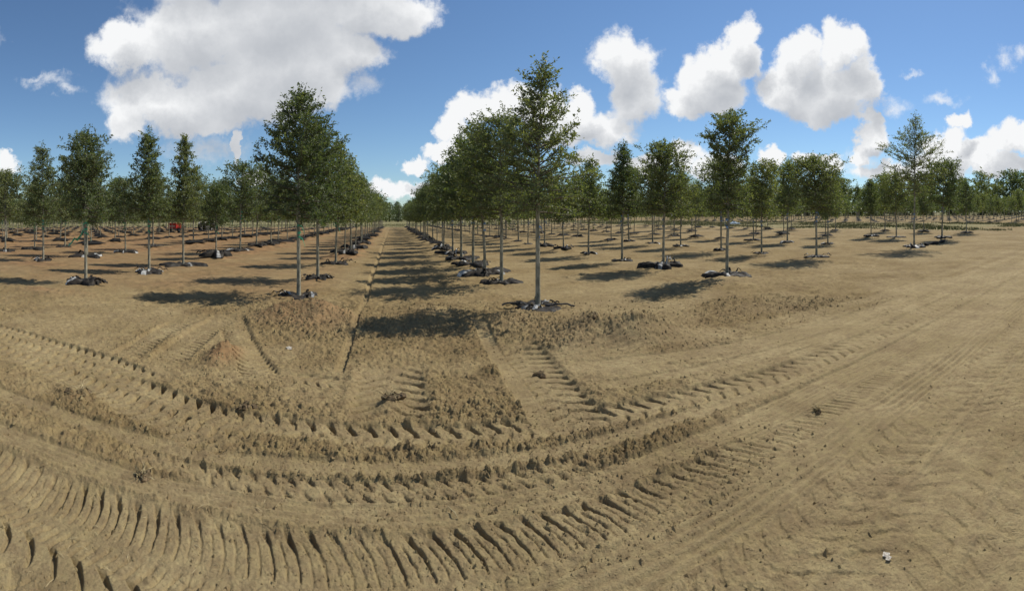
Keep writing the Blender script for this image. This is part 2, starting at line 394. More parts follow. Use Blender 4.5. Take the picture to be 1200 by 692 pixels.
# ------------------------------------------------------------------ mesh helpers
def make_mesh(name, verts, faces_flat, sizes, mats=(), smooth=False, midx=None):
    """verts (n,3); faces_flat loop vertex indices; sizes = loops per face (int or array)"""
    me = bpy.data.meshes.new(name)
    verts = np.asarray(verts, np.float32).reshape(-1, 3)
    lp = np.asarray(faces_flat, np.int32).ravel()
    if np.isscalar(sizes):
        nf = len(lp) // sizes
        starts = np.arange(nf, dtype=np.int32) * sizes
    else:
        sizes = np.asarray(sizes, np.int32); nf = len(sizes)
        starts = np.concatenate([[0], np.cumsum(sizes)[:-1]]).astype(np.int32)
    me.vertices.add(len(verts)); me.vertices.foreach_set('co', verts.ravel())
    me.loops.add(len(lp)); me.loops.foreach_set('vertex_index', lp)
    me.polygons.add(nf); me.polygons.foreach_set('loop_start', starts)
    if midx is not None: me.polygons.foreach_set('material_index', np.asarray(midx, np.int32))
    me.polygons.foreach_set('use_smooth', np.full(nf, smooth, bool))
    for m in mats: me.materials.append(m)
    me.update(calc_edges=True)
    return me

def link(name, me, parent=None, loc=None):
    o = bpy.data.objects.new(name, me)
    col.objects.link(o)
    if parent is not None: o.parent = parent
    if loc is not None: o.location = loc
    return o

def tag(o, label=None, cat=None, group=None, kind=None):
    if label: o['label'] = label
    if cat: o['category'] = cat
    if group: o['group'] = group
    if kind: o['kind'] = kind
    return o

class MB:
    """collects pieces into one mesh"""
    def __init__(s): s.v = []; s.f = []; s.z = []; s.n = 0
    def add(s, v, f):
        v = np.asarray(v, float).reshape(-1, 3)
        s.v.append(v)
        for q in f:
            s.f.extend([i + s.n for i in q]); s.z.append(len(q))
        s.n += len(v)
    def tube(s, pts, rad, seg=6, cap=True):
        pts = np.asarray(pts, float); n = len(pts)
        rad = np.broadcast_to(np.asarray(rad, float), (n,))
        tan = np.gradient(pts, axis=0); tan /= np.linalg.norm(tan, axis=1)[:, None] + 1e-9
        ref = np.array([0, 0, 1.0]) if abs(tan[0][2]) < .8 else np.array([1.0, 0, 0])
        V = []
        for i in range(n):
            u = np.cross(tan[i], ref); u /= np.linalg.norm(u) + 1e-9
            w = np.cross(u, tan[i])
            for k in range(seg):
                a = 2 * math.pi * k / seg
                V.append(pts[i] + rad[i] * (u * math.cos(a) + w * math.sin(a)))
        F = []
        for i in range(n - 1):
            for k in range(seg):
                k2 = (k + 1) % seg
                F.append((i * seg + k, i * seg + k2, (i + 1) * seg + k2, (i + 1) * seg + k))
        if cap:
            F.append(tuple(range(seg))[::1]); F.append(tuple((n - 1) * seg + k for k in reversed(range(seg))))
        s.add(V, F)
    def box(s, c, d, rot=0.0):
        x, y, z = d[0] / 2, d[1] / 2, d[2] / 2
        V = np.array([(-x, -y, -z), (x, -y, -z), (x, y, -z), (-x, y, -z), (-x, -y, z), (x, -y, z), (x, y, z), (-x, y, z)])
        ca, sa = math.cos(rot), math.sin(rot)
        V = np.stack([V[:, 0] * ca - V[:, 1] * sa, V[:, 0] * sa + V[:, 1] * ca, V[:, 2]], 1) + np.array(c)
        s.add(V, [(0, 3, 2, 1), (4, 5, 6, 7), (0, 1, 5, 4), (1, 2, 6, 5), (2, 3, 7, 6), (3, 0, 4, 7)])
    def mesh(s, name, mat, smooth=False):
        return make_mesh(name, np.concatenate(s.v), s.f, s.z, [mat] if mat else [], smooth)

# ------------------------------------------------------------------ materials
def mat(name, base, rough=.8, spec=.3, setup=None):
    m = bpy.data.materials.new(name); m.use_nodes = True
    nt = m.node_tree; b = nt.nodes['Principled BSDF']
    b.inputs['Base Color'].default_value = (*base, 1)
    b.inputs['Roughness'].default_value = rough
    b.inputs['Specular IOR Level'].default_value = spec
    if setup: setup(nt, b)
    return m

def noisy(scale, c1, c2, bump=0.0, detail=5, lo=.35, hi=.65, coord='Object', bscale=None, bdist=.01, stretch=None):
    def f(nt, b):
        L = nt.links.new
        tc = node(nt, 'ShaderNodeTexCoord')
        src = tc.outputs[coord]
        if stretch:
            mp = node(nt, 'ShaderNodeMapping'); mp.inputs['Scale'].default_value = stretch
            L(src, mp.inputs[0]); src = mp.outputs[0]
        n = node(nt, 'ShaderNodeTexNoise'); n.inputs['Scale'].default_value = scale; n.inputs['Detail'].default_value = detail
        L(src, n.inputs['Vector'])
        r = node(nt, 'ShaderNodeValToRGB')
        r.color_ramp.elements[0].position = lo; r.color_ramp.elements[0].color = (*c1, 1)
        r.color_ramp.elements[1].position = hi; r.color_ramp.elements[1].color = (*c2, 1)
        L(n.outputs['Fac'], r.inputs[0]); L(r.outputs[0], b.inputs['Base Color'])
        if bump:
            n2 = node(nt, 'ShaderNodeTexNoise'); n2.inputs['Scale'].default_value = bscale or scale * 2; n2.inputs['Detail'].default_value = 6
            L(src, n2.inputs['Vector'])
            bp = node(nt, 'ShaderNodeBump'); bp.inputs['Strength'].default_value = bump; bp.inputs['Distance'].default_value = bdist
            L(n2.outputs['Fac'], bp.inputs['Height']); L(bp.outputs[0], b.inputs['Normal'])
    return f

def soil_material():
    m = bpy.data.materials.new("soil"); m.use_nodes = True
    nt = m.node_tree; b = nt.nodes['Principled BSDF']; L = nt.links.new
    b.inputs['Roughness'].default_value = .95; b.inputs['Specular IOR Level'].default_value = .12
    geo = node(nt, 'ShaderNodeNewGeometry')
    P = geo.outputs['Position']
    def N(scale, detail=5, rough=.55):
        n = node(nt, 'ShaderNodeTexNoise'); n.inputs['Scale'].default_value = scale; n.inputs['Detail'].default_value = detail; n.inputs['Roughness'].default_value = rough
        L(P, n.inputs['Vector']); return n.outputs['Fac']
    def MX(f, a, c, t='MIX'):
        n = node(nt, 'ShaderNodeMix', data_type='RGBA', blend_type=t)
        if isinstance(f, float): n.inputs['Factor'].default_value = f
        else: L(f, n.inputs['Factor'])
        for s, v in ((6, a), (7, c)):
            if isinstance(v, tuple): n.inputs[s].default_value = (*v, 1)
            else: L(v, n.inputs[s])
        return n.outputs[2]
    def MR(v, a, c, lo=0, hi=1):
        n = node(nt, 'ShaderNodeMapRange'); L(v, n.inputs[0]); n.inputs[1].default_value = a; n.inputs[2].default_value = c
        n.inputs[3].default_value = lo; n.inputs[4].default_value = hi; return n.outputs[0]
    att = node(nt, 'ShaderNodeAttribute'); att.attribute_name = 'soil'
    sp = node(nt, 'ShaderNodeSeparateColor'); L(att.outputs['Color'], sp.inputs[0])
    red, loose, grass = sp.outputs[0], sp.outputs[1], sp.outputs[2]
    c = MX(MR(N(1.3, 6), .38, .62), (.302, .236, .116), (.390, .311, .162))
    c = MX(MR(N(14, 6, .65), .40, .66, 0, .75), c, (.225, .165, .092))
    c = MX(MR(N(4.5, 9, .78), .48, .62, 0, .55), c, (.19, .135, .072))
    c = MX(MR(N(.9, 7, .7), .50, .64, 0, .45), c, (.21, .150, .082))
    c = MX(MR(N(90, 4, .7), .45, .72, 0, .40), c, (.165, .112, .055))
    c = MX(MR(N(55, 3, .6), .60, .74, 0, .45), c, (.43, .34, .19))
    lum = MX(loose, c, MX(1.0, c, (.78, .74, .68), 'MULTIPLY'))
    c = MX(red, lum, MX(MR(N(2.5, 5), .4, .6), (.270, .165, .080), (.160, .100, .052)))
    g = MX(MR(N(.6, 6, .7), .40, .60), (.105, .120, .040), (.24, .205, .10))
    g = MX(MR(N(6, 5, .7), .48, .66), g, (.30, .24, .14))
    c = MX(grass, c, g)
    L(c, b.inputs['Base Color'])
    bm = node(nt, 'ShaderNodeBump'); bm.inputs['Strength'].default_value = 1.0; bm.inputs['Distance'].default_value = .020
    add = node(nt, 'ShaderNodeMath', operation='MULTIPLY_ADD'); L(N(45, 8, .7), add.inputs[0]); add.inputs[1].default_value = 1.0; L(N(9, 5, .65), add.inputs[2])
    L(add.outputs[0], bm.inputs['Height']); L(bm.outputs[0], b.inputs['Normal'])
    return m

M_SOIL = soil_material()

def build_ground():
    fr = 478.0
    ang = [math.radians(a) for a in np.arange(-180, -50.0, 2.5)]
    main = np.arange(math.radians(-49.5), math.radians(78.0), 0.90 / fr)
    ang = np.concatenate([ang, main, [math.radians(a) for a in np.arange(80, 180, 2.5)]])
    # radii: evenly spaced as seen from eye height near the camera, then stretching out to the horizon
    yv = np.concatenate([np.arange(430, 200, -.85), np.arange(200, 7.0, -.45), np.array([6, 5, 4, 3, 2.2, 1.6, 1.1, .7, .5])])
    rad = EYE * fr / yv
    rad = np.concatenate([[.25, .6, 1.0, 1.35, 1.6, 1.75], rad[rad > 1.8]])
    A, Rr = np.meshgrid(ang, rad)
    X = (np.sin(A) * Rr).ravel(); Y = (np.cos(A) * Rr).ravel()
    da = np.abs(np.gradient(ang)); dr = np.gradient(rad)
    cell = np.maximum(Rr * da[None, :], .55 * dr[:, None] + 0 * A).ravel()
    h, rough, tm, mound = relief(X, Y, cell)
    d = np.hypot(X, Y)
    h = h * np.clip(1.4 - d / 250, 0, 1)
    Z = slope_z(X) + h
    V = np.stack([X, Y, Z], 1)
    nA, nR = len(ang), len(rad)
    i, j = np.meshgrid(np.arange(nR - 1), np.arange(nA), indexing='ij')
    j2 = (j + 1) % nA
    F = np.stack([i * nA + j, i * nA + j2, (i + 1) * nA + j2, (i + 1) * nA + j], -1).reshape(-1, 4)[:, ::-1]
    # centre cap
    V = np.vstack([V, [[0, 0, float(ground_at(0, 0))]]]); c = len(V) - 1
    cap = np.stack([np.full(nA, c), np.arange(nA), (np.arange(nA) + 1) % nA], 1)[:, ::-1]
    flat = np.concatenate([F.ravel(), cap.ravel()]); sizes = np.concatenate([np.full(len(F), 4), np.full(nA, 3)])
    me = make_mesh("ground", V, flat, sizes, [M_SOIL], True)
    red = sst(.02, .13, mound) * np.where(X < -.4, 1.0, .4) + sst(-4, -14, X) * .30 * sst(8, 14, Y) + sst(10, 30, Y) * .16
    red = red + .45 * sst(-1.0, -2.4, X) * sst(8.5, 11.5, Y)
    red = red * (.45 + 1.0 * vnoise(X, Y, .8, 60)) * (X < 30) * np.where(X > 1.2, .45, 1.0)
    loose = np.clip(rough * 1.1 - .2, 0, 1) * (1 - .7 * tm) * (.6 + .6 * vnoise(X, Y, 1.3, 61)) * (1 - .75 * sst(.03, .12, mound))
    edge = 1.2 * (vnoise(X, Y, .25, 62) - .5) + .8 * (vnoise(X, Y, 1.1, 63) - .5)
    laneR = sst(36.0, 38.5, X + edge * 2) * sst(60, 56, X + edge * 2) * sst(10, 16, Y - (X - 40) * .05 + edge * 3)
    laneR = laneR * (.55 + .45 * vnoise(X, Y, .4, 65))
    back = sst(96, 99, Y + edge * 2) * sst(36, 33, X)
    leftg = sst(-70, -73, X + edge * 2)
    fields = sst(126, 130, X + edge)
    rg = np.clip(np.maximum.reduce([laneR, back, leftg, fields]), 0, 1)
    beyond = sst(30, 70, Y) * .25 * sst(.45, .7, vnoise(X, Y, .5, 66)) * (np.abs(X - .5) > 2.2)
    rg = np.clip(np.maximum(rg, beyond), 0, 1)
    ca = me.color_attributes.new('soil', 'FLOAT_COLOR', 'POINT')
    C = np.zeros((len(V), 4), np.float32); C[:-1, 0] = np.clip(red, 0, 1); C[:-1, 1] = loose; C[:-1, 2] = rg; C[:, 3] = 1
    ca.data.foreach_set('color', C.ravel())
    o = link("ground", me); tag(o, kind='structure')
build_ground()
#TREES_BEGIN

# ------------------------------------------------------------------ oak trees
def leaf_material():
    m = bpy.data.materials.new("oak_leaf"); m.use_nodes = True
    nt = m.node_tree; L = nt.links.new; b = nt.nodes['Principled BSDF']; out = nt.nodes['Material Output']
    att = node(nt, 'ShaderNodeAttribute'); att.attribute_name = 'leaf'
    sp = node(nt, 'ShaderNodeSeparateColor'); L(att.outputs['Color'], sp.inputs[0])
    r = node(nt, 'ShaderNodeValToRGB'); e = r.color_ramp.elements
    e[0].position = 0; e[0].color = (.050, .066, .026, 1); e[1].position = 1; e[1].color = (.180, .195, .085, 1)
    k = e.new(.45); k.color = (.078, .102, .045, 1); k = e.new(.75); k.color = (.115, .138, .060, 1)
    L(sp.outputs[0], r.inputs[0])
    oi = node(nt, 'ShaderNodeObjectInfo')
    hs = node(nt, 'ShaderNodeHueSaturation'); L(r.outputs[0], hs.inputs['Color'])
    mr = node(nt, 'ShaderNodeMapRange'); L(oi.outputs['Random'], mr.inputs[0]); mr.inputs[3].default_value = .95; mr.inputs[4].default_value = 1.45
    L(mr.outputs[0], hs.inputs['Value'])
    mr2 = node(nt, 'ShaderNodeMapRange'); L(oi.outputs['Random'], mr2.inputs[0]); mr2.inputs[3].default_value = .518; mr2.inputs[4].default_value = .480
    L(mr2.outputs[0], hs.inputs['Hue'])
    geo = node(nt, 'ShaderNodeNewGeometry')
    under = node(nt, 'ShaderNodeMix', data_type='RGBA'); L(geo.outputs['Backfacing'], under.inputs['Factor'])
    L(hs.outputs[0], under.inputs[6])
    pale = node(nt, 'ShaderNodeMix', data_type='RGBA'); pale.inputs['Factor'].default_value = .45
    L(hs.outputs[0], pale.inputs[6]); pale.inputs[7].default_value = (.17, .18, .125, 1)
    L(pale.outputs[2], under.inputs[7])
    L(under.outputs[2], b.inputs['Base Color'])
    b.inputs['Roughness'].default_value = .52; b.inputs['Specular IOR Level'].default_value = .32
    tr = node(nt, 'ShaderNodeBsdfTranslucent')
    br = node(nt, 'ShaderNodeMix', data_type='RGBA', blend_type='MULTIPLY'); br.inputs['Factor'].default_value = 1
    L(hs.outputs[0], br.inputs[6]); br.inputs[7].default_value = (2.0, 2.1, .8, 1)
    L(br.outputs[2], tr.inputs[0])
    mx = node(nt, 'ShaderNodeMixShader'); mx.inputs[0].default_value = .30
    L(b.outputs[0], mx.inputs[1]); L(tr.outputs[0], mx.inputs[2]); L(mx.outputs[0], out.inputs['Surface'])
    return m
M_LEAF = leaf_material()
M_BARK = mat("oak_bark", (.2, .19, .15), .9, .15, noisy(16, (.15, .145, .11), (.40, .37, .28), .7, 6, .38, .64, bscale=50, bdist=.006, stretch=(1, 1, .35)))
M_TWIG = mat("twig_bark", (.13, .115, .09), .9, .1)
M_BLUE = mat("blue_tape", (.10, .22, .42), .45, .5, noisy(30, (.07, .17, .36), (.20, .33, .52), .2))
M_GREEN = mat("green_tape", (.03, .26, .15), .45, .5, noisy(30, (.02, .20, .11), (.05, .34, .20), .2))

def envelope(kind, t):
    P = {
     'teardrop': [(0, .80), (.10, .95), (.26, 1.0), (.45, .94), (.62, .76), (.80, .50), (.93, .24), (1, .06)],
     'spired':   [(0, .72), (.10, .95), (.25, 1.0), (.38, .86), (.50, .62), (.62, .50), (.76, .36), (.88, .16), (1, .05)],
     'tophung':  [(0, .55), (.12, .76), (.25, .78), (.42, .70), (.55, .80), (.72, .92), (.86, .75), (.95, .45), (1, .10)],
     'conical':  [(0, .70), (.12, .95), (.28, 1.0), (.45, .74), (.60, .50), (.74, .36), (.87, .20), (1, .02)],
     'ovoid':    [(0, .62), (.12, .84), (.32, .98), (.52, 1.0), (.70, .88), (.85, .62), (.95, .36), (1, .08)],
     'airy':     [(0, .40), (.14, .72), (.30, 1.0), (.46, .88), (.60, .56), (.74, .32), (.88, .14), (1, .05)],
     'round':    [(0, .70), (.15, .92), (.40, 1.0), (.62, .92), (.82, .66), (.94, .36), (1, .05)],
    }[kind]
    return np.interp(t, [p[0] for p in P], [p[1] for p in P])

def build_tree(seed, kind, H, W, clear, leaves, leaf, limbs=62, lean=0.0, dens=1.0, woody=True, rbase=.040):
    """returns meshes (trunk, branches, crown) of one oak: a leader, limbs rising from it, twigs, and single leaves"""
    g = np.random.RandomState(seed)
    n = 15
    zz = np.concatenate([[-.12, .0, .10], np.linspace(.35, H * .97, n)])
    wx = np.interp(zz, np.linspace(0, H, 7), np.concatenate([[0, 0], np.cumsum(g.normal(0, .020, 5))])) + lean * np.clip(zz - clear, 0, 9) / (H - clear)
    wy = np.interp(zz, np.linspace(0, H, 7), np.concatenate([[0, 0], np.cumsum(g.normal(0, .014, 5))]))
    tp = np.stack([wx, wy, zz], 1)
    tr = np.interp(zz, [-.12, 0, .15, clear, H * .75, H], [rbase * 1.5, rbase * 1.30, rbase, rbase * .82, rbase * .3, .005])
    trunk = MB(); trunk.tube(tp, tr, 9 if woody else 5)
    br = MB()
    ch = H - clear
    lob = g.uniform(0, 6.28, 3)
    C, U, wt = [], [], []          # leaf cluster centres along twigs
    for i in range(limbs):
        t = (i + g.uniform(0, 1)) / limbs
        t = t ** .92 * .97
        z0 = clear + ch * t * .93 - .02
        az = i * 2.39996 + g.normal(0, .35)
        p0 = np.array([np.interp(z0, zz, wx), np.interp(z0, zz, wy), z0])
        env = envelope(kind, min(1, t + .05)) * W / 2
        env *= (1 + .09 * math.sin(2 * az + lob[0]) + .07 * math.sin(3 * az + lob[1] + 5 * t)) * g.uniform(.84, 1.07)
        if g.rand() < .10: env *= 1.12
        rise = env * (g.uniform(.30, .95) * min(1, t * 1.9) + g.uniform(-.28, .10) * max(0, 1 - t * 3.2))
        mid = p0 + np.array([math.cos(az) * env * .5, math.sin(az) * env * .5, rise * .38]) + g.normal(0, .02, 3)
        end = p0 + np.array([math.cos(az) * env, math.sin(az) * env, rise])
        if end[2] > H: end[2] = H - g.uniform(0, .12)
        r0 = max(.005, .017 * (1 - t) + .004)
        if woody: br.tube([p0, mid, end], [r0, r0 * .65, .003], 4, False)
        nt_ = max(4, int(env * 17))
        for k in range(nt_):
            u = g.uniform(.08, 1.0) ** .85
            b = (1 - u) ** 2 * p0 + 2 * u * (1 - u) * mid + u * u * end
            dirv = g.normal(0, 1, 3); dirv[2] = abs(dirv[2]) * .7 if t > .25 else dirv[2] * .6; dirv[:2] += .8 * np.array([math.cos(az), math.sin(az)])
            dirv /= np.linalg.norm(dirv)
            ln = g.uniform(.09, .26) * (.65 + .35 * W)
            e = b + dirv * ln
            if woody and k % 2 == 0: br.tube([b, e], [.0035, .0018], 3, False)
            C.append(b); U.append(e - b); wt.append(ln)
    for k in range(7):             # shoots at the very tip
        b = tp[-1] - np.array([0, 0, .28 * k / 7]); e = b + np.array([g.normal(0, .06), g.normal(0, .06), g.uniform(.06, .22)])
        C.append(b); U.append(e - b); wt.append(.12)
    C = np.array(C); U = np.array(U); wt = np.array(wt) * g.uniform(.25, 1.6, len(wt))
    N = int(leaves * dens)
    pick = g.choice(len(C), N, p=wt / wt.sum())
    s = g.uniform(0, 1.1, N)
    sp = .018 + .035 * (leaf > .1) + .05 * (leaf > .2)
    P = C[pick] + U[pick] * s[:, None] + g.normal(0, sp, (N, 3))
    a = g.normal(0, 1, (N, 3)) + U[pick] / (np.linalg.norm(U[pick], axis=1)[:, None] + 1e-6) * .9
    a /= np.linalg.norm(a, axis=1)[:, None]
    q = g.normal(0, 1, (N, 3)) + np.array([0, 0, .6]); q = np.cross(a, q); q /= np.linalg.norm(q, axis=1)[:, None] + 1e-6
    nn = np.cross(q, a); flip = nn[:, 2] < 0; q[flip] *= -1; nn[flip] *= -1
    l = leaf * g.uniform(.6, 1.25, N)[:, None]; w = l * .44
    v0 = P; v1 = P + a * l * .5 + q * w * .5 + nn * l * .10; v2 = P + a * l; v3 = P + a * l * .5 - q * w * .5 + nn * l * .10
    V = np.stack([v0, v1, v2, v3], 1).reshape(-1, 3)
    base = np.arange(N) * 4
    F = np.stack([base, base + 1, base + 2, base, base + 2, base + 3], 1)
    me = make_mesh("crown", V, F.ravel(), 3, [M_LEAF], False)
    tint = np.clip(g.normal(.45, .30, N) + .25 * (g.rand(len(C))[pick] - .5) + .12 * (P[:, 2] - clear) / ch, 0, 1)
    ca = me.color_attributes.new('leaf', 'FLOAT_COLOR', 'POINT')
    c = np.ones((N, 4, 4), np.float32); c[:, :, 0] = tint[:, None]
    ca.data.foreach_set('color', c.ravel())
    return trunk.mesh("trunk", M_BARK, True), (br.mesh("branches", M_TWIG) if br.v else None), me

# own shapes for the trees that stand nearest, kept to their heights, widths and outlines
HERO = {
 ('right', 1, 0): ('spired', 4.62, 2.05, 1.78, 7400, .066, 0.0),
 ('right', 1, 1): ('ovoid', 4.40, 2.05, 1.75, 9000, .072, -.05),
 ('right', 2, 0): ('tophung', 4.40, 1.50, 1.75, 7500, .070, .12),
 ('right', 2, 1): ('ovoid', 4.05, 1.60, 1.70, 7000, .074, 0.0),
 ('right', 2, 2): ('conical', 4.35, 1.50, 1.70, 5500, .080, 0.0),
 ('right', 3, 0): ('round', 3.75, 2.15, 1.75, 7000, .080, -.1),
 ('right', 4, 0): ('airy', 6.20, 3.00, 2.40, 5200, .085, .05),
 ('left', 1, 0): ('teardrop', 4.72, 1.80, 1.75, 11500, .068, .05),
 ('left', 1, 1): ('teardrop', 4.50, 1.95, 1.75, 9500, .072, .05),
 ('left', 2, 0): ('ovoid', 4.05, 1.35, 1.65, 7500, .070, 0.0),
 ('left', 2, 1): ('conical', 4.60, 1.50, 1.75, 7500, .074, 0.0),
 ('left', 2, 2): ('conical', 4.85, 1.60, 1.70, 7000, .078, 0.0),
 ('left', 3, 0): ('spired', 4.85, 1.90, 1.75, 7000, .080, -.1),
}
MID = [build_tree(100 + i, k, 1.0 * h, w * 1.05, c - .1, 5200, .115, 56, lean) for i, (k, h, w, c, lean) in enumerate([
    ('ovoid', 4.2, 1.9, 1.75, 0), ('teardrop', 4.5, 2.0, 1.75, .05), ('conical', 4.3, 1.8, 1.7, 0), ('spired', 4.5, 1.9, 1.75, -.08),
    ('round', 4.0, 2.2, 1.75, 0), ('tophung', 4.3, 1.8, 1.75, .1), ('ovoid', 3.9, 1.7, 1.7, .05), ('airy', 4.6, 1.9, 1.8, 0)])]
FAR = [build_tree(200 + i, k, h, w * 1.05, 1.62, 1500, .21, 40, 0) for i, (k, h, w) in enumerate([
    ('ovoid', 4.1, 2.0), ('teardrop', 4.4, 2.1), ('conical', 4.2, 1.9), ('round', 3.9, 2.2), ('spired', 4.3, 2.0), ('tophung', 4.2, 1.9)])]

def tape_mesh(kind, seed):
    g = random.Random(seed); m = MB()
    z = 1.25
    for k in range(g.randint(2, 4)):
        a0 = g.uniform(0, 6.28); hh = g.uniform(.03, .06); r = .043 + .002 * k
        seg = 14; V = []; F = []
        for i in range(seg + 1):
            a = a0 + 2 * math.pi * i / seg; dz = .05 * i / seg
            V += [(r * math.cos(a), r * math.sin(a), z + dz), (r * math.cos(a), r * math.sin(a), z + dz + hh)]
        for i in range(seg): F.append((2 * i, 2 * i + 2, 2 * i + 3, 2 * i + 1))
        m.add(V, F)
        # a loose tail
        V = []; F = []; a = g.uniform(0, 6.28); L_ = g.uniform(.08, .22)
        for i in range(6):
            u = i / 5; rr = .045 + L_ * .5 * u
            V += [(rr * math.cos(a), rr * math.sin(a), z + .03 - L_ * u * u), (rr * math.cos(a + .1) , rr * math.sin(a + .1), z + .06 - L_ * u * u)]
        for i in range(5): F.append((2 * i, 2 * i + 2, 2 * i + 3, 2 * i + 1))
        m.add(V, F)
        z += g.uniform(.10, .22)
    return m.mesh("marker_tape", M_BLUE if kind == 'blue' else M_GREEN)
TAPES = {'blue': [tape_mesh('blue', i) for i in range(3)], 'green': [tape_mesh('green', i + 5) for i in range(3)]}

ORD = ['first', 'second', 'third', 'fourth', 'fifth', 'sixth', 'seventh', 'eighth', 'ninth', 'tenth', 'eleventh', 'twelfth', 'thirteenth', 'fourteenth']
SHAPE = {'spired': 'with a ragged spire above a wide crown', 'ovoid': 'with an egg-shaped crown', 'tophung': 'with a top-heavy, notched crown',
         'conical': 'with a narrow pointed crown', 'round': 'with a low rounded crown', 'airy': 'with a tall see-through crown', 'teardrop': 'with a dense teardrop crown'}
HLABEL = {
 ('right', 1, 0): 'large ragged spired oak nearest the camera right of the dirt aisle, blue tape on trunk',
 ('right', 1, 1): 'oak directly behind the largest spired oak right of the aisle',
 ('right', 2, 0): 'top-heavy oak with a pale trunk standing over its torn black plastic, right of centre',
 ('right', 2, 1): 'small egg-crowned oak rising from the tallest heap of black plastic',
 ('right', 2, 2): 'narrow blue-taped oak left of the tallest heap of black plastic',
 ('right', 3, 0): 'low wide-crowned oak at the front of the third row right of the aisle',
 ('right', 4, 0): 'tallest sparse pale-trunked oak at the far right of the field',
 ('left', 1, 0): 'dense teardrop-shaped oak nearest the camera left of the dirt aisle',
 ('left', 1, 1): 'oak half hidden behind the dense teardrop oak left of the aisle',
 ('left', 2, 0): 'broad-topped oak with loose green ribbon at the left edge of the field',
 ('left', 2, 1): 'pointed oak with green-taped trunk, right of the green ribbon oak',
 ('left', 2, 2): 'slender spired oak in second left row, third from the front',
 ('left', 3, 0): 'dark oak at the left edge of the photo, leaning slightly left',
}
def place_name(side, row, i):
    if side == 'far': return None
    if row <= 3 and i < 12:
        rname = {1: 'first', 2: 'second', 3: 'third'}[row]
        return f"{ORD[i]} from the front in the {rname} row {side} of the dirt aisle"
    if row <= 6 and i < 6:
        return f"{ORD[i]} from the front in the {ORD[row-1]} row {side} of the aisle"
    return None

order = sorted(range(len(TREES)), key=lambda k: math.hypot(TREES[k][3], TREES[k][4]))
AZ_LO, AZ_HI = math.radians(-50.5), math.radians(79)
in_view = [k for k in order if AZ_LO < math.atan2(TREES[k][3], TREES[k][4]) < AZ_HI]
TX = np.array([t[3] for t in TREES]); TY = np.array([t[4] for t in TREES])
TZ = ground_many(TX, TY, .3)

def copy_tree_of(src, loc, rz, sc):
    r = src['root'].copy(); col.objects.link(r); r.location = loc; r.rotation_euler = (0, 0, rz); r.scale = sc
    for c in src['parts']:
        d = c.copy(); col.objects.link(d); d.parent = r
    return r
def new_tree(meshes, loc, rz=0, sc=(1, 1, 1)):
    root = bpy.data.objects.new("oak_tree", None); col.objects.link(root)
    root.location = loc; root.rotation_euler = (0, 0, rz); root.scale = sc
    parts = []
    for nm, me in zip(("trunk", "branches", "crown"), meshes):
        if me is not None: parts.append(link(nm, me, root))
    return {'root': root, 'parts': parts}
protos = {}
g = random.Random(5)
placed = in_view[:300]
NEARSET = set(placed)
for k in placed:
    side, row, i, x, y = TREES[k]
    d = math.hypot(x, y); key = (side, row, i)
    loc = (x, y, float(TZ[k]) - .02)
    if key in HERO:
        kind, H, W, clear, nl, ls, lean = HERO[key]
        t = new_tree(build_tree(500 + k, kind, H, W, clear, int(nl * 1.8), ls, 105, lean, rbase=.046 if row == 1 else .042), loc)['root']
        crown_kind = kind
    else:
        pool, base = (MID, 'm') if d < 42 else (FAR, 'f')
        j = g.randrange(len(pool))
        sc = g.uniform(.80, 1.12)
        if side != 'left' and row >= 4: sc *= g.uniform(.8, 1.1)
        s3 = (sc * g.uniform(.92, 1.12),) * 2 + (sc,)
        if (base, j) not in protos:
            protos[(base, j)] = new_tree(pool[j], loc, g.uniform(0, 6.28), s3); t = protos[(base, j)]['root']
        else:
            t = copy_tree_of(protos[(base, j)], loc, g.uniform(0, 6.28), s3)
        t.rotation_euler = (R(g.uniform(-2, 2)), R(g.uniform(-2, 2)), t.rotation_euler[2])
        crown_kind = (['ovoid', 'teardrop', 'conical', 'spired', 'round', 'tophung', 'ovoid', 'airy'] if base == 'm' else ['ovoid', 'teardrop', 'conical', 'round', 'spired', 'tophung'])[j]
    pn = place_name(side, row, i)
    grp = {'left': 'young oaks in the rows left of the aisle', 'right': 'young oaks in the rows right of the aisle', 'far': 'young oaks in the block beyond the grass lane'}[side]
    if key in HLABEL: lab = HLABEL[key]
    elif pn: lab = "oak " + pn
    else: lab = {'left': 'young oak deep in the rows left of the aisle, behind the front trees',
                 'right': 'young oak deep in the rows right of the aisle, behind the front trees',
                 'far': 'distant young oak in the block beyond the grass lane at right'}[side]
    tag(t, lab, 'tree', grp)
    if d < 45 and (side != 'far') and (g.random() < .62 or key in ((('right', 1, 0)), ('left', 2, 0), ('left', 1, 0), ('right', 2, 2), ('left', 2, 1))):
        o = link("marker_tape", g.choice(TAPES['green' if side == 'left' else 'blue']), t)

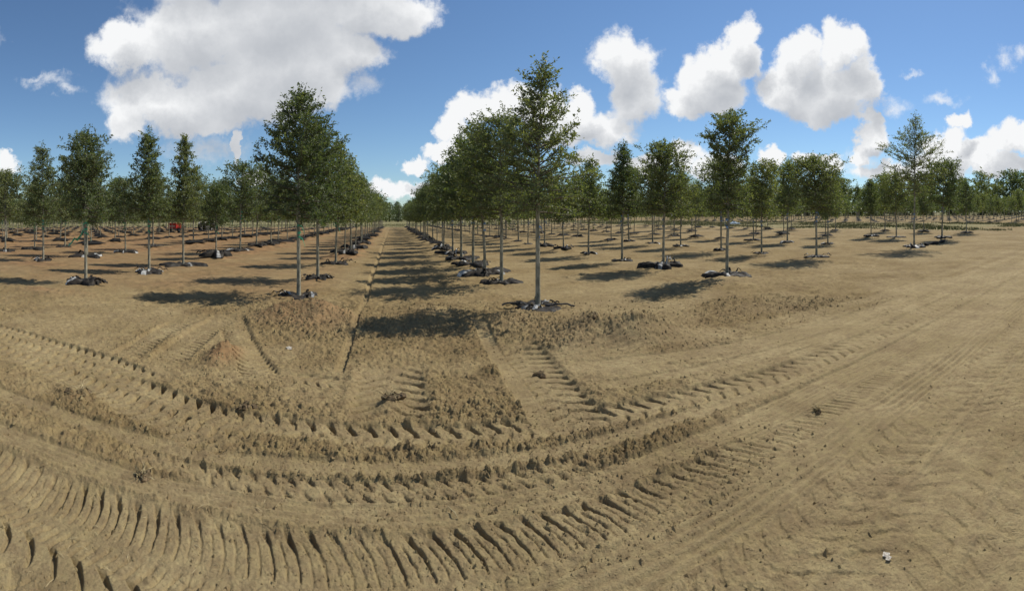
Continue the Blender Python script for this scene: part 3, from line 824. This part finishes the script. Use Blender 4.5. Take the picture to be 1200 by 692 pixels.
# the trees beyond the nearest three hundred: one mass, still leaf by leaf
def build_far_mass():
    g = np.random.RandomState(9)
    rest = [k for k in in_view[300:]]
    V = []; F = []; T = []; n = 0
    tv = MB()
    for k in rest:
        side, row, i, x, y = TREES[k]; d = math.hypot(x, y)
        H = g.uniform(3.6, 4.5); W = g.uniform(1.7, 2.3); cl = 1.7
        N = int(np.clip(260 * 60 / d, 90, 260)); ls = .30 * max(1, d / 75)
        t = g.rand(N) ** .9
        r = envelope(('ovoid', 'teardrop', 'conical', 'round')[g.randint(4)], t) * W / 2 * np.sqrt(g.rand(N)) * g.uniform(.85, 1.1)
        a = g.uniform(0, 6.28, N)
        P = np.stack([x + r * np.cos(a), y + r * np.sin(a), TZ[k] + cl - .05 + t * (H - cl)], 1)
        A = g.normal(0, 1, (N, 3)); A /= np.linalg.norm(A, axis=1)[:, None]
        Q = np.cross(A, g.normal(0, 1, (N, 3))); Q /= np.linalg.norm(Q, axis=1)[:, None]
        l = ls * g.uniform(.6, 1.2, N)[:, None]
        V.append(np.stack([P, P + A * l * .5 + Q * l * .3, P + A * l, P + A * l * .5 - Q * l * .3], 1).reshape(-1, 3))
        T.append(np.clip(g.normal(.42, .2, N) + g.uniform(-.18, .18), 0, 1))
        rr = .058
        tv.tube([(x, y, TZ[k] - .1), (x, y, TZ[k] + cl + .5)], [rr, rr * .7], 4, False)
    V = np.concatenate(V); T = np.concatenate(T); N = len(T)
    base = np.arange(N) * 4
    F = np.stack([base, base + 1, base + 2, base, base + 2, base + 3], 1)
    me = make_mesh("crowns", V, F.ravel(), 3, [M_LEAF])
    ca = me.color_attributes.new('leaf', 'FLOAT_COLOR', 'POINT')
    c = np.ones((N, 4, 4), np.float32); c[:, :, 0] = T[:, None]; ca.data.foreach_set('color', c.ravel())
    root = bpy.data.objects.new("distant_oak_rows", None); col.objects.link(root)
    tag(root, 'distant oak rows merging into one mass at the back of the field', 'trees', kind='stuff')
    a = link("crowns", me, root); b = link("trunks", tv.mesh("trunks", M_BARK, True), root)
    tag(a, kind='stuff'); tag(b, kind='stuff')
    print("far mass", len(rest), N)
build_far_mass()

# loose green ribbon slung from the broad-topped oak at the left
def ribbon(pts, wd, m, name, parent):
    pts = np.array(pts, float); V = []; F = []
    for i, p in enumerate(pts):
        tw = i * .8; V += [p + np.array([0, .3 * wd * math.cos(tw), wd * .5]), p - np.array([0, .3 * wd * math.cos(tw), wd * .5])]
    for i in range(len(pts) - 1): F.append((2 * i, 2 * i + 2, 2 * i + 3, 2 * i + 1))
    b = MB(); b.add(V, F); return link(name, b.mesh(name, m), parent)
for k in placed:
    if TREES[k][:3] == ('left', 2, 0):
        root = [o for o in bpy.data.objects if o.get('label') == HLABEL[('left', 2, 0)]][0]
        ribbon([(0, -.05, 1.70), (-.03, -.06, 1.55), (-.02, -.06, 1.40), (-.10, -.07, 1.26), (-.22, -.08, 1.12), (-.30, -.09, 1.16), (-.42, -.1, 1.02), (-.50, -.1, .98)], .055, M_GREEN, 'green_ribbon', root)
#PLASTIC_BEGIN

# ------------------------------------------------------------------ black plastic round the trunks
M_PLASTIC = mat("black_plastic", (.016, .017, .020), .56, .12, noisy(9, (.010, .010, .010), (.045, .038, .030), .5, 4, bscale=30, bdist=.012))
M_PLASTIC_FAR = mat("weathered_black_plastic", (.014, .013, .012), .8, .15)
M_PALE = mat("pale_plastic", (.30, .30, .29), .5, .4, noisy(12, (.16, .16, .15), (.45, .45, .43), .3, 4, bscale=40, bdist=.006))  # pale grey on a few sheet faces and some torn strips
M_HOSE = mat("black_hose", (.02, .02, .022), .5, .4)

def plastic_mesh(seed, R0=.42, hgt=.14, mats_=True, lobes=5):
    g = np.random.RandomState(seed)
    na, nr = 56, 15
    a = np.linspace(0, 2 * math.pi, na, endpoint=False)
    lob = 1 + .28 * np.sin(a * g.randint(2, 5) + g.uniform(0, 6)) + .18 * np.sin(a * g.randint(5, 8) + g.uniform(0, 6)) + g.normal(0, .06, na)
    V = []
    folds = g.randint(9, 14); ph = g.uniform(0, 6)
    for j in range(nr):
        u = j / (nr - 1)
        r = (.055 + (R0 * lob - .055) * u)
        z = hgt * (np.sin(u * math.pi * .9) ** .8) * (.45 + .55 * np.abs(np.sin(a * folds / 2 + ph + u * 3)) ** .7) * (.55 + .8 * vnoise(np.cos(a) * r, np.sin(a) * r, 6, seed))
        z = z + .05 * hgt / .14 * (vnoise(np.cos(a) * r, np.sin(a) * r, 22, seed + 1) - .3) * (u < .99)
        aa = a + .10 * (vnoise(np.cos(a) * r, np.sin(a) * r, 8, seed + 2) - .5)
        V.append(np.stack([np.cos(aa) * r, np.sin(aa) * r, np.where(u > .98, -.02, z)], 1))
    V = np.concatenate(V)
    F = []; mi = []
    pale = g.rand(na) < .02
    for j in range(nr - 1):
        for i in range(na):
            i2 = (i + 1) % na
            F += [j * na + i, (j + 1) * na + i, (j + 1) * na + i2, j * na + i2]
            mi.append(1 if (pale[i] or pale[i - 1]) and j > 5 and mats_ else 0)
    return make_mesh("plastic_sheet", V, F, 4, [M_PLASTIC, M_PALE], True, mi)

def strip_mesh(seed, L_=.4, w=.05, m=None, tube=False):
    g = np.random.RandomState(seed); n = 9
    a = g.uniform(0, 6.28); p = np.array([math.cos(a) * .12, math.sin(a) * .12, .05]); d = a + g.normal(0, .4)
    pts = []
    for i in range(n):
        pts.append(p.copy()); d += g.normal(0, .25)
        p = p + np.array([math.cos(d), math.sin(d), 0]) * L_ / n
        p[2] = max(.02, .11 * math.sin(math.pi * (i + 1) / n) * g.uniform(.5, 1.1) + .015)
    b = MB()
    if tube: b.tube(pts, .016, 6)
    else:
        pts = np.array(pts); t = np.gradient(pts, axis=0); q = np.cross(t, [0, 0, 1]); q /= np.linalg.norm(q, axis=1)[:, None] + 1e-9
        ww = w * (1 + .3 * np.sin(np.arange(n) * 1.7 + a))[:, None]
        tw = g.uniform(-.6, .6, n)[:, None] * np.array([[0, 0, 1.0]]) * w * .6
        V = np.concatenate([pts + q * ww * .5 + tw, pts - q * ww * .5 - tw, pts + q * ww * .5 + tw - [0, 0, .006], pts - q * ww * .5 - tw - [0, 0, .006]])
        F = []
        for i in range(n - 1):
            F += [(i, i + 1, n + i + 1, n + i), (2 * n + i, 3 * n + i, 3 * n + i + 1, 2 * n + i + 1)]
        b.add(V, F)
    return b.mesh("torn_strip", m)

SHEETS = [plastic_mesh(10 + i, R0=.33 + .05 * (i % 3), hgt=(.05, .08, .06, .10, .06, .07)[i]) for i in range(6)]
SHEET_LOW = []
for i in range(4):
    gg = np.random.RandomState(70 + i); b = MB(); n = 16
    V = [(0, 0, .08)]; a = np.linspace(0, 6.28, n, endpoint=False)
    r1 = .22 * (1 + .3 * gg.normal(0, 1, n).clip(-1, 1)); r2 = .48 * (1 + .25 * gg.normal(0, 1, n).clip(-1, 1))
    V += [(math.cos(t) * q, math.sin(t) * q, .03 + .09 * gg.rand()) for t, q in zip(a, r1)] + [(math.cos(t) * q, math.sin(t) * q, -.02) for t, q in zip(a, r2)]
    F = [(0, 1 + k, 1 + (k + 1) % n) for k in range(n)] + [(1 + k, 1 + n + k, 1 + n + (k + 1) % n, 1 + (k + 1) % n) for k in range(n)]
    b.add(V, F); SHEET_LOW.append(b.mesh("plastic_sheet", M_PLASTIC_FAR))
STRIPS = [strip_mesh(30 + i, g.uniform(.3, .6), g.uniform(.03, .06), M_PALE if i % 4 == 1 else M_PLASTIC) for i in range(8)]
TUBES = [strip_mesh(50 + i, g.uniform(.4, .8), .03, M_HOSE, True) for i in range(4)]
PALES = {('right', 1, 0): (6, 2, 1.25, .8), ('right', 2, 0): (3, 0, 1.2, 1.2), ('right', 2, 1): (2, 0, 1.25, 2.3), ('left', 1, 0): (6, 0, 1.2, .9), ('left', 2, 0): (8, 0, 1.2, 1.0),
         ('right', 1, 1): (3, 0, 1.1, 1.1), ('right', 3, 0): (2, 0, 1.1, 1.0), ('left', 1, 1): (5, 0, 1, 1), ('left', 3, 0): (6, 0, 1.1, 1), ('left', 2, 1): (4, 0, 1.2, 1)}
PL = {('right', 1, 0): 'torn black plastic with hoses round the large spired oak right of the aisle',
      ('right', 2, 0): 'ragged black plastic around the pale trunk of the top-heavy oak',
      ('right', 2, 1): 'tallest heap of crumpled black plastic, at the small egg-crowned oak',
      ('left', 1, 0): 'black plastic with pale scraps below the dense teardrop oak left of the aisle',
      ('left', 2, 0): 'black and whitish plastic below the oak with loose green ribbon'}
for k in placed:
    side, row, i, x, y = TREES[k]; key = (side, row, i); d = math.hypot(x, y)
    if side == 'far' and g.random() < .3: continue
    me = g.choice(SHEETS) if d < 30 else g.choice(SHEET_LOW)
    o = link("plastic_sheet", me, None, (x, y, float(TZ[k]) - .005))
    o.rotation_euler = (0, 0, g.uniform(0, 6.28))
    s = g.uniform(.85, 1.2); ns, nh, ss, sh = PALES.get(key, (g.randint(0, 4) if d < 26 else 0, 0, s, g.uniform(.6, 1.3)))
    if key not in PALES and (side == 'left' or row == 1): ss *= g.uniform(1.15, 1.5)
    o.scale = (ss, ss, ss * sh)
    for q in range(ns):
        c = link("torn_strip", g.choice(STRIPS), o); c.rotation_euler = (0, 0, g.uniform(0, 6.28))
    for q in range(nh):
        c = link("hose", g.choice(TUBES), o); c.rotation_euler = (0, 0, g.uniform(0, 6.28))
    pn = place_name(side, row, i)
    if key in PL: lab = PL[key]
    elif pn: lab = "plastic under oak " + pn
    else: lab = {'left': 'black plastic at the foot of an oak deep in the left rows', 'right': 'black plastic at the foot of an oak deep in the right rows',
                 'far': 'black plastic at the foot of an oak beyond the grass lane'}[side]
    tag(o, lab, 'plastic sheet', 'black plastic sheets round the oak trunks')
rest = MB()
for k in in_view[300:]:
    side, row, i, x, y = TREES[k]
    if math.hypot(x, y) > 120: continue
    n = 7; V = [(x, y, TZ[k] + g.uniform(.12, .28))] + [(x + .7 * math.cos(q * 6.283 / n) * g.uniform(.7, 1.1), y + .7 * math.sin(q * 6.283 / n) * g.uniform(.7, 1.1), TZ[k] - .03) for q in range(n)]
    rest.add(V, [(0, 1 + q, 1 + (q + 1) % n) for q in range(n)])
tag(link("distant_plastic_sheets", rest.mesh("distant_plastic_sheets", M_PLASTIC_FAR)), 'distant black plastic patches under the farthest oak rows', 'plastic sheets', kind='stuff')
#EXTRAS_BEGIN

# ------------------------------------------------------------------ woods beyond the field
WOOD = [build_tree(300 + i, k, h, w, .4, 3000, .55, 46, 0, rbase=.16) for i, (k, h, w) in enumerate([
    ('round', 11.5, 8.0), ('ovoid', 12.5, 6.5), ('teardrop', 13.0, 7.0), ('conical', 13.5, 5.5)])]
gw = random.Random(21)
wp = []
for kx, x0 in enumerate((134, 141)):
    y = 26 + 3 * kx
    while y < 215:
        wp.append((x0 + gw.uniform(-2, 2), y, gw.uniform(.85, 1.30))); y += gw.uniform(4.2, 6.2)
wproto = {}
for n_, (x, y, sc) in enumerate(sorted(wp, key=lambda p: math.hypot(p[0], p[1]))):
    j = gw.randrange(4); z = float(slope_z(x)) - .1
    if j not in wproto:
        wproto[j] = new_tree(WOOD[j], (x, y, z), gw.uniform(0, 6), (sc, sc, sc)); t = wproto[j]['root']
        t.name = "woodland_tree"
    else:
        t = copy_tree_of(wproto[j], (x, y, z), gw.uniform(0, 6), (sc * gw.uniform(.9, 1.15), sc * gw.uniform(.9, 1.15), sc))
        t.name = "woodland_tree"
    tag(t, 'tall woodland tree in the dark treeline beyond the far oaks at right', 'tree', 'woodland trees beyond the field')

def build_wood_mass():
    g = np.random.RandomState(31)
    pts = []
    for y in (236, 246, 258):
        for x in np.arange(-120, 190, 6.5): pts.append((x + g.uniform(-2, 2), y + g.uniform(-3, 3), g.uniform(8, 11), g.uniform(6.5, 9), 1))
    for x in (-112, -122):
        for y in np.arange(20, 236, 6.5): pts.append((x + g.uniform(-3, 3), y + g.uniform(-2, 2), g.uniform(7, 10.5), g.uniform(5, 8), 0))
    V = []; T = []; tv = MB()
    for (x, y, H, W, bare) in pts:
        if not (AZ_LO - .1 < math.atan2(x, y) < AZ_HI): continue
        z = float(slope_z(x)); brown = bare and abs(x) < 60; N = 1300 if brown else 420; t = g.rand(N)
        r = envelope('round', t) * W / 2 * np.sqrt(g.rand(N)); a = g.uniform(0, 6.28, N)
        P = np.stack([x + r * np.cos(a), y + r * np.sin(a), z + .5 + t * (H - .5)], 1)
        A = g.normal(0, 1, (N, 3)); A /= np.linalg.norm(A, axis=1)[:, None]
        Q = np.cross(A, g.normal(0, 1, (N, 3))); Q /= np.linalg.norm(Q, axis=1)[:, None]
        l = (.55 if brown else .9) * g.uniform(.6, 1.2, N)[:, None]
        V.append(np.stack([P, P + A * l * .5 + Q * l * .3, P + A * l, P + A * l * .5 - Q * l * .3], 1).reshape(-1, 3))
        T.append(np.clip(g.normal(.55, .2, N) + g.uniform(-.2, .3), 0, 1))
        for b in range(12 if brown else 1):
            aa = g.uniform(0, 6.28); rr = W * .32 * g.rand() if b else 0
            tv.tube([(x, y, z - .2), (x + rr * math.cos(aa) * .4, y + rr * math.sin(aa) * .4, z + H * .5), (x + rr * math.cos(aa), y + rr * math.sin(aa), z + H * (1.05 if brown else .8))], [.16, .10, .03], 3, False)
    V = np.concatenate(V); T = np.concatenate(T); N = len(T); base = np.arange(N) * 4
    F = np.stack([base, base + 1, base + 2, base, base + 2, base + 3], 1)
    me = make_mesh("foliage", V, F.ravel(), 3, [M_LEAF])
    ca = me.color_attributes.new('leaf', 'FLOAT_COLOR', 'POINT')
    c = np.ones((N, 4, 4), np.float32); c[:, :, 0] = T[:, None]; ca.data.foreach_set('color', c.ravel())
    root = bpy.data.objects.new("distant_woods", None); col.objects.link(root)
    tag(root, 'far-off woods closing the end of the dirt aisle and the left side', 'woods', kind='stuff')
    tag(link("foliage", me, root), kind='stuff'); tag(link("stems", tv.mesh("stems", M_TWIG), root), kind='stuff')
build_wood_mass()

# ------------------------------------------------------------------ grass in the lane and at the far end
def blades(name, X, Y, hgt, wid, m, label, cat, cell=.3, nb=3, seed=3):
    g = np.random.RandomState(seed)
    Z = ground_many(X, Y, cell); n = len(X)
    Vs = []
    for b in range(nb):
        a = g.uniform(0, 6.28, n); h = hgt * g.uniform(.4, 1.2, n); w = wid * g.uniform(.6, 1.3, n); ln = h * g.uniform(.1, .8, n)
        ox, oy = g.normal(0, wid * 2, n), g.normal(0, wid * 2, n); pa = a + 1.57 + g.normal(0, .4, n)
        p0 = np.stack([X + ox - np.cos(a) * w / 2, Y + oy - np.sin(a) * w / 2, Z - .02], 1)
        p1 = np.stack([X + ox + np.cos(a) * w / 2, Y + oy + np.sin(a) * w / 2, Z - .02], 1)
        p2 = np.stack([X + ox + np.cos(pa) * ln, Y + oy + np.sin(pa) * ln, Z + h], 1)
        Vs.append(np.stack([p0, p1, p2], 1).reshape(-1, 3))
    V = np.concatenate(Vs)
    o = link(name, make_mesh(name, V, np.arange(len(V)), 3, [m])); tag(o, label, cat, kind='stuff'); return o
M_GRASS = mat("grass", (.12, .13, .05), .8, .2, noisy(.4, (.085, .11, .035), (.24, .21, .10), coord='Object'))
gg = np.random.RandomState(44)
n = 16000
gx = gg.uniform(37, 58.5, n); gy = gg.uniform(11, 95, n)
keep = vnoise(gx, gy, .35, 90) > .38; gx, gy = gx[keep], gy[keep]
gx2 = gg.uniform(-70, 60, 9000); gy2 = gg.uniform(98, 150, 9000)
gx3 = gg.uniform(-108, -73, 5000); gy3 = gg.uniform(55, 110, 5000)
blades("grass", np.concatenate([gx, gx2, gx3]), np.concatenate([gy, gy2, gy3]), .16, .09, M_GRASS, 'patchy green grass in the lane between the oak blocks and past the rows', 'grass')

# ------------------------------------------------------------------ crumbs of soil and straw lying loose on the ground
def build_crumbs():
    g = np.random.RandomState(55)
    n = 300000
    a = g.uniform(-.86, 1.36, n); r = 1.9 * (9.5 / 1.9) ** (g.rand(n) ** 1.05)
    X, Y = np.sin(a) * r, np.cos(a) * r
    _, rough, tm, mound = relief(X, Y, np.full(n, .01))
    pr = (.01 + .75 * np.clip(rough - .3, 0, 1.2) ** 1.3) * (1 - .75 * tm) * (.3 + vnoise(X, Y, 1.6, 70))
    k = g.rand(n) < pr
    X, Y = X[k], Y[k]; n = len(X)
    Z = ground_many(X, Y, .012)
    s = (.004 + .006 * g.rand(n) + .018 * g.rand(n) ** 8) * (.8 + .05 * np.hypot(X, Y))
    base = np.array([(1, 0, -.5), (0, 1, -.5), (-1, 0, -.5), (0, -1, -.5), (0, 0, .55)])
    V = base[None] * s[:, None, None] * g.uniform(.55, 1.35, (n, 5, 1)) + g.normal(0, .14, (n, 5, 3)) * s[:, None, None]
    an = g.uniform(0, 6.28, n)[:, None]
    vx = V[..., 0] * np.cos(an) - V[..., 1] * np.sin(an); vy = V[..., 0] * np.sin(an) + V[..., 1] * np.cos(an)
    V = np.stack([vx + X[:, None], vy + Y[:, None], V[..., 2] + (Z + s * .12)[:, None]], -1).reshape(-1, 3)
    f = np.array([(0, 1, 4), (1, 2, 4), (2, 3, 4), (3, 0, 4)])
    F = (np.arange(n)[:, None, None] * 5 + f[None]).ravel()
    me = make_mesh("soil_crumbs", V, F, 3, [M_SOIL], False)
    ca = me.color_attributes.new('soil', 'FLOAT_COLOR', 'POINT')
    c = np.zeros((n, 5, 4), np.float32); c[:, :, 0] = (g.rand(n) * .15)[:, None]; c[:, :, 1] = (.5 * g.rand(n))[:, None]; c[:, :, 3] = 1
    ca.data.foreach_set('color', c.ravel())
    tag(link("soil_crumbs", me), 'loose crumbs of dry soil scattered over the wheel tracks', 'soil', kind='stuff')
    print("crumbs", n)
build_crumbs()
M_STRAW = mat("dry_straw", (.34, .27, .14), .8, .2, noisy(20, (.22, .17, .08), (.46, .38, .22)))
def build_straw():
    g = np.random.RandomState(66); n = 1500
    a = g.uniform(-.86, 1.36, n); r = 1.95 * (9 / 1.95) ** g.rand(n)
    X, Y = np.sin(a) * r, np.cos(a) * r; k = vnoise(X, Y, .9, 71) > .52; X, Y = X[k], Y[k]
    b = MB(); Z = ground_many(X, Y, .01)
    for x, y, z in zip(X, Y, Z):
        an = g.uniform(0, 6.28); L_ = g.uniform(.02, .08); dx, dy = math.cos(an) * L_, math.sin(an) * L_
        b.tube([(x - dx / 2, y - dy / 2, z + .003), (x, y, z + .006 + g.uniform(0, .01)), (x + dx / 2, y + dy / 2, z + .004)], [.0012, .0014, .0008], 3, False)
    tag(link("straw_bits", b.mesh("straw_bits", M_STRAW)), 'bits of dry straw lying on the packed soil', 'straw', kind='stuff')
build_straw()

# ------------------------------------------------------------------ single things lying about
M_CLOD = mat("dark_clod", (.12, .085, .05), .95, .1, noisy(30, (.07, .050, .028), (.20, .145, .085), .8, bscale=80, bdist=.008))
def clod_clump(x, y, r, label, seed, stalks=22):
    g = np.random.RandomState(seed); z = ground_at(x, y)
    root = bpy.data.objects.new("weed_clump", None); col.objects.link(root); root.location = (x, y, z)
    b = MB()
    for q in range(7):
        c = np.array([g.normal(0, r * .45), g.normal(0, r * .45), r * .15 * g.rand()]); s = r * g.uniform(.25, .55)
        V = []; F = []; nl, nt_ = 8, 5
        for i in range(nt_ + 1):
            th = math.pi * i / nt_
            for k in range(nl):
                ph = 2 * math.pi * k / nl; q_ = s * (1 + g.normal(0, .16))
                V.append(c + q_ * np.array([math.sin(th) * math.cos(ph), math.sin(th) * math.sin(ph), .8 * math.cos(th)]))
        for i in range(nt_):
            for k in range(nl): F.append((i * nl + k, i * nl + (k + 1) % nl, (i + 1) * nl + (k + 1) % nl, (i + 1) * nl + k)[::-1])
        b.add(V, F)
    link("clod", b.mesh("clod", M_CLOD), root)
    b = MB()
    for q in range(stalks):
        a = g.uniform(0, 6.28); L_ = r * g.uniform(.5, 1.6); el = g.uniform(.1, 1.1); p = np.array([g.normal(0, r * .3), g.normal(0, r * .3), r * .2])
        e = p + L_ * np.array([math.cos(a) * math.cos(el), math.sin(a) * math.cos(el), math.sin(el) * .8])
        b.tube([p, (p + e) / 2 + [0, 0, L_ * .1], e], [.003, .0022, .001], 3, False)
    link("stalks", b.mesh("stalks", M_STRAW), root)
    tag(root, label, 'weed clump', 'uprooted weed clumps on the soil')
clod_clump(-2.78, 3.62, .12, 'dark uprooted weed clump on loose soil at the left, below the mesh of lug prints', 1)
clod_clump(-1.60, 2.78, .07, 'small dark weed clump beside the smooth wheel rut at lower left', 2)
clod_clump(-.03, 4.40, .10, 'pale clod heap with dark tuft between two ribbed tyre prints in the centre', 3)
clod_clump(1.55, 4.92, .07, 'weed tuft at the left edge of the tyre prints right of centre', 4)
clod_clump(3.15, 6.35, .13, 'dark weed clump on the sandy mound, right one of the pair', 5)
clod_clump(2.65, 5.95, .10, 'dark weed clump on the sandy mound, left one of the pair', 6)
clod_clump(-1.30, 4.15, .09, 'flat dark clod patch above the lug prints left of centre', 7, 8)
clod_clump(3.2, 2.6, .05, 'small straw tuft on the packed ground at the right', 8, 30)

M_WHITE = mat("white_plastic", (.5, .48, .42), .6, .3, noisy(20, (.36, .31, .24), (.60, .57, .50), .2))
def scrap(x, y, r, label, seed):
    g = np.random.RandomState(seed); n = 9; V = []; F = []
    for i in range(n):
        for j in range(n):
            u, v = (i / (n - 1) - .5) * 2, (j / (n - 1) - .5) * 2
            V.append((u * r * (1 + .25 * math.sin(v * 3 + seed)), v * r * .6 * (1 + .3 * math.sin(u * 4)), .012 + .22 * r * g.rand() * (1 - .5 * abs(u))))
    for i in range(n - 1):
        for j in range(n - 1): F.append((i * n + j, (i + 1) * n + j, (i + 1) * n + j + 1, i * n + j + 1))
    b = MB(); b.add(V, F); o = link("plastic_scrap", b.mesh("plastic_scrap", M_WHITE)); o.location = (x, y, ground_at(x, y)); o.rotation_euler = (0, 0, seed)
    tag(o, label, 'plastic scrap')
scrap(2.02, 1.20, .026, 'dirty white plastic scrap trodden into the soil at the bottom right', 1)
scrap(-1.35, 6.15, .06, 'white plastic scrap in front of the reddish soil mound left of the aisle', 2)
def stalk(x, y, L_, an, label):
    z = ground_at(x, y); b = MB()
    b.tube([(0, 0, .006), (L_ * .3 * math.cos(an), L_ * .3 * math.sin(an), .02), (L_ * .7 * math.cos(an + .12), L_ * .7 * math.sin(an + .12), .022), (L_ * math.cos(an), L_ * math.sin(an), .008)], [.003, .0035, .003, .0015], 5)
    o = link("dry_stalk", b.mesh("dry_stalk", M_STRAW)); o.location = (x, y, z); tag(o, label, 'stalk')
stalk(.37, 2.68, .13, 1.9, 'pale dry stalk lying across the ribbed wheel track, bottom centre')
stalk(-5.4, 8.1, .35, 2.4, 'long pale stalk lying on the soil below the green ribbon oak')

# roll of black ground cloth by the tall sparse oak
b = MB(); pts = []
for i in range(15):
    u = i / 14; x, y = 19.9 + 3.6 * u, 9.75 + .55 * u + .08 * math.sin(u * 7)
    pts.append((x, y, ground_at(x, y) + .07))
b.tube(pts, [.07 + .03 * math.sin(i * 1.3) for i in range(15)], 9)
roll = link("ground_cloth_roll", b.mesh("ground_cloth_roll", M_PLASTIC_FAR)); tag(roll, 'long roll of black ground cloth lying right of the tall sparse oak', 'ground cloth')

# pale blue tarpaulin seen far off between the trunks
n_ = 10; b = MB(); V = []; F = []; g2 = np.random.RandomState(4)
for i in range(n_):
    for j in range(n_): V.append((i * .22 - 1, j * .16 - .7, .05 + .45 * g2.rand() * math.sin(math.pi * i / 9) * math.sin(math.pi * j / 9) ** .5))
for i in range(n_ - 1):
    for j in range(n_ - 1): F.append((i * n_ + j, (i + 1) * n_ + j, (i + 1) * n_ + j + 1, i * n_ + j + 1))
b.add(V, F); tp = link("tarpaulin", b.mesh("tarpaulin", mat("blue_tarp", (.22, .30, .36), .8, .2, noisy(8, (.17, .23, .29), (.32, .38, .42), .2))))
tp.location = (45.6, 52.6, float(slope_z(45.6)) + .02); tag(tp, 'crumpled pale blue tarpaulin on the grass lane behind the top-heavy oak', 'tarpaulin')

# ------------------------------------------------------------------ machines far off in the left block
M_RED = mat("red_paint", (.42, .022, .018), .45, .5, noisy(6, (.34, .018, .015), (.48, .035, .025)))
M_GREY = mat("grey_paint", (.42, .42, .42), .5, .5, noisy(6, (.34, .34, .34), (.5, .5, .5)))
M_RUBBER = mat("tyre_rubber", (.03, .03, .03), .85, .2, noisy(40, (.02, .02, .02), (.06, .055, .05)))
M_STEEL = mat("dark_steel", (.09, .09, .09), .6, .4)
def wheel(parent, c, r, w):
    b = MB(); seg = 20
    V = []; F = []
    prof = [(r * .55, -w / 2), (r * .92, -w / 2), (r, -w * .32), (r, w * .32), (r * .92, w / 2), (r * .55, w / 2)]
    for i in range(seg):
        a = 2 * math.pi * i / seg
        for (pr, py) in prof: V.append((c[0] + py, c[1] + pr * math.cos(a), c[2] + pr * math.sin(a)))
    np_ = len(prof)
    for i in range(seg):
        for k in range(np_ - 1):
            i2 = (i + 1) % seg; F.append((i * np_ + k, i2 * np_ + k, i2 * np_ + k + 1, i * np_ + k + 1))
    b.add(V, F); t = link("wheel", b.mesh("wheel", M_RUBBER), parent)
    b2 = MB(); b2.tube([(c[0] - w * .3, c[1], c[2]), (c[0] + w * .3, c[1], c[2])], r * .56, 12); link("rim", b2.mesh("rim", M_GREY), t)
gz = lambda x, y: float(ground_many([x], [y], .3)[0])
cart = bpy.data.objects.new("farm_cart", None); col.objects.link(cart); cart.location = (-27.3, 55.7, gz(-27.3, 55.7))
b = MB(); b.box((0, 0, .86), (1.15, 1.5, .62)); b.box((0, 0, 1.20), (1.22, 1.57, .06)); link("tank", b.mesh("tank", M_RED), cart)
b = MB(); b.box((0, -.755, .84), (.8, .012, .12)); link("stripe", b.mesh("stripe", M_WHITE), cart)
b = MB(); b.box((0, 0, .50), (1.0, 1.7, .08)); b.tube([(0, .8, .5), (0, 1.9, .42)], .035, 6); link("chassis", b.mesh("chassis", M_STEEL), cart)
wheel(cart, (-.58, 0, .33), .33, .2); wheel(cart, (.58, 0, .33), .33, .2)
tag(cart, 'small red two-wheeled farm cart with a pale stripe among the left oak rows', 'cart')
tr = bpy.data.objects.new("tractor", None); col.objects.link(tr); tr.location = (-26.6, 64.0, gz(-26.6, 64.0)); tr.rotation_euler = (0, 0, R(-25))
b = MB(); b.box((0, 1.3, .98), (.62, 1.5, .5)); b.box((0, 1.3, 1.25), (.5, 1.42, .07)); b.box((0, 2.08, .95), (.56, .08, .42)); link("hood", b.mesh("hood", M_GREY), tr)
b = MB(); b.box((0, .2, .72), (.5, 1.6, .4)); b.box((0, 1.9, .55), (.9, .16, .16)); link("chassis", b.mesh("chassis", M_STEEL), tr)
for sx in (-1, 1):
    b = MB(); P_ = [(.62 * sx, .05 + .72 * math.cos(a), .68 + .72 * math.sin(a)) for a in np.linspace(.3, 2.7, 8)]
    V = [(p[0] - .16, p[1], p[2]) for p in P_] + [(p[0] + .16, p[1], p[2]) for p in P_]
    b.add(V, [(i, i + 1, 8 + i + 1, 8 + i) for i in range(7)]); link("fender", b.mesh("fender", M_WHITE), tr)
    wheel(tr, (.66 * sx, .05, .66), .66, .32); wheel(tr, (.55 * sx, 1.9, .38), .38, .2)
b = MB(); b.box((0, -.05, 1.02), (.46, .42, .10)); b.box((0, -.28, 1.24), (.46, .08, .40)); link("seat", b.mesh("seat", M_RUBBER), tr)
b = MB(); b.tube([(0, .52, 1.1), (0, .34, 1.42)], .02, 6); b.tube([(.18 * math.cos(a), .34 + .1 * math.sin(a), 1.42 + .15 * math.sin(a)) for a in np.linspace(0, 6.28, 13)], .013, 5); link("steering_wheel", b.mesh("steering_wheel", M_STEEL), tr)
b = MB(); b.tube([(.2, 1.6, 1.25), (.2, 1.6, 1.85)], .03, 7); link("exhaust", b.mesh("exhaust", M_STEEL), tr)
tag(tr, 'small grey tractor with pale fenders standing behind the red cart', 'tractor')
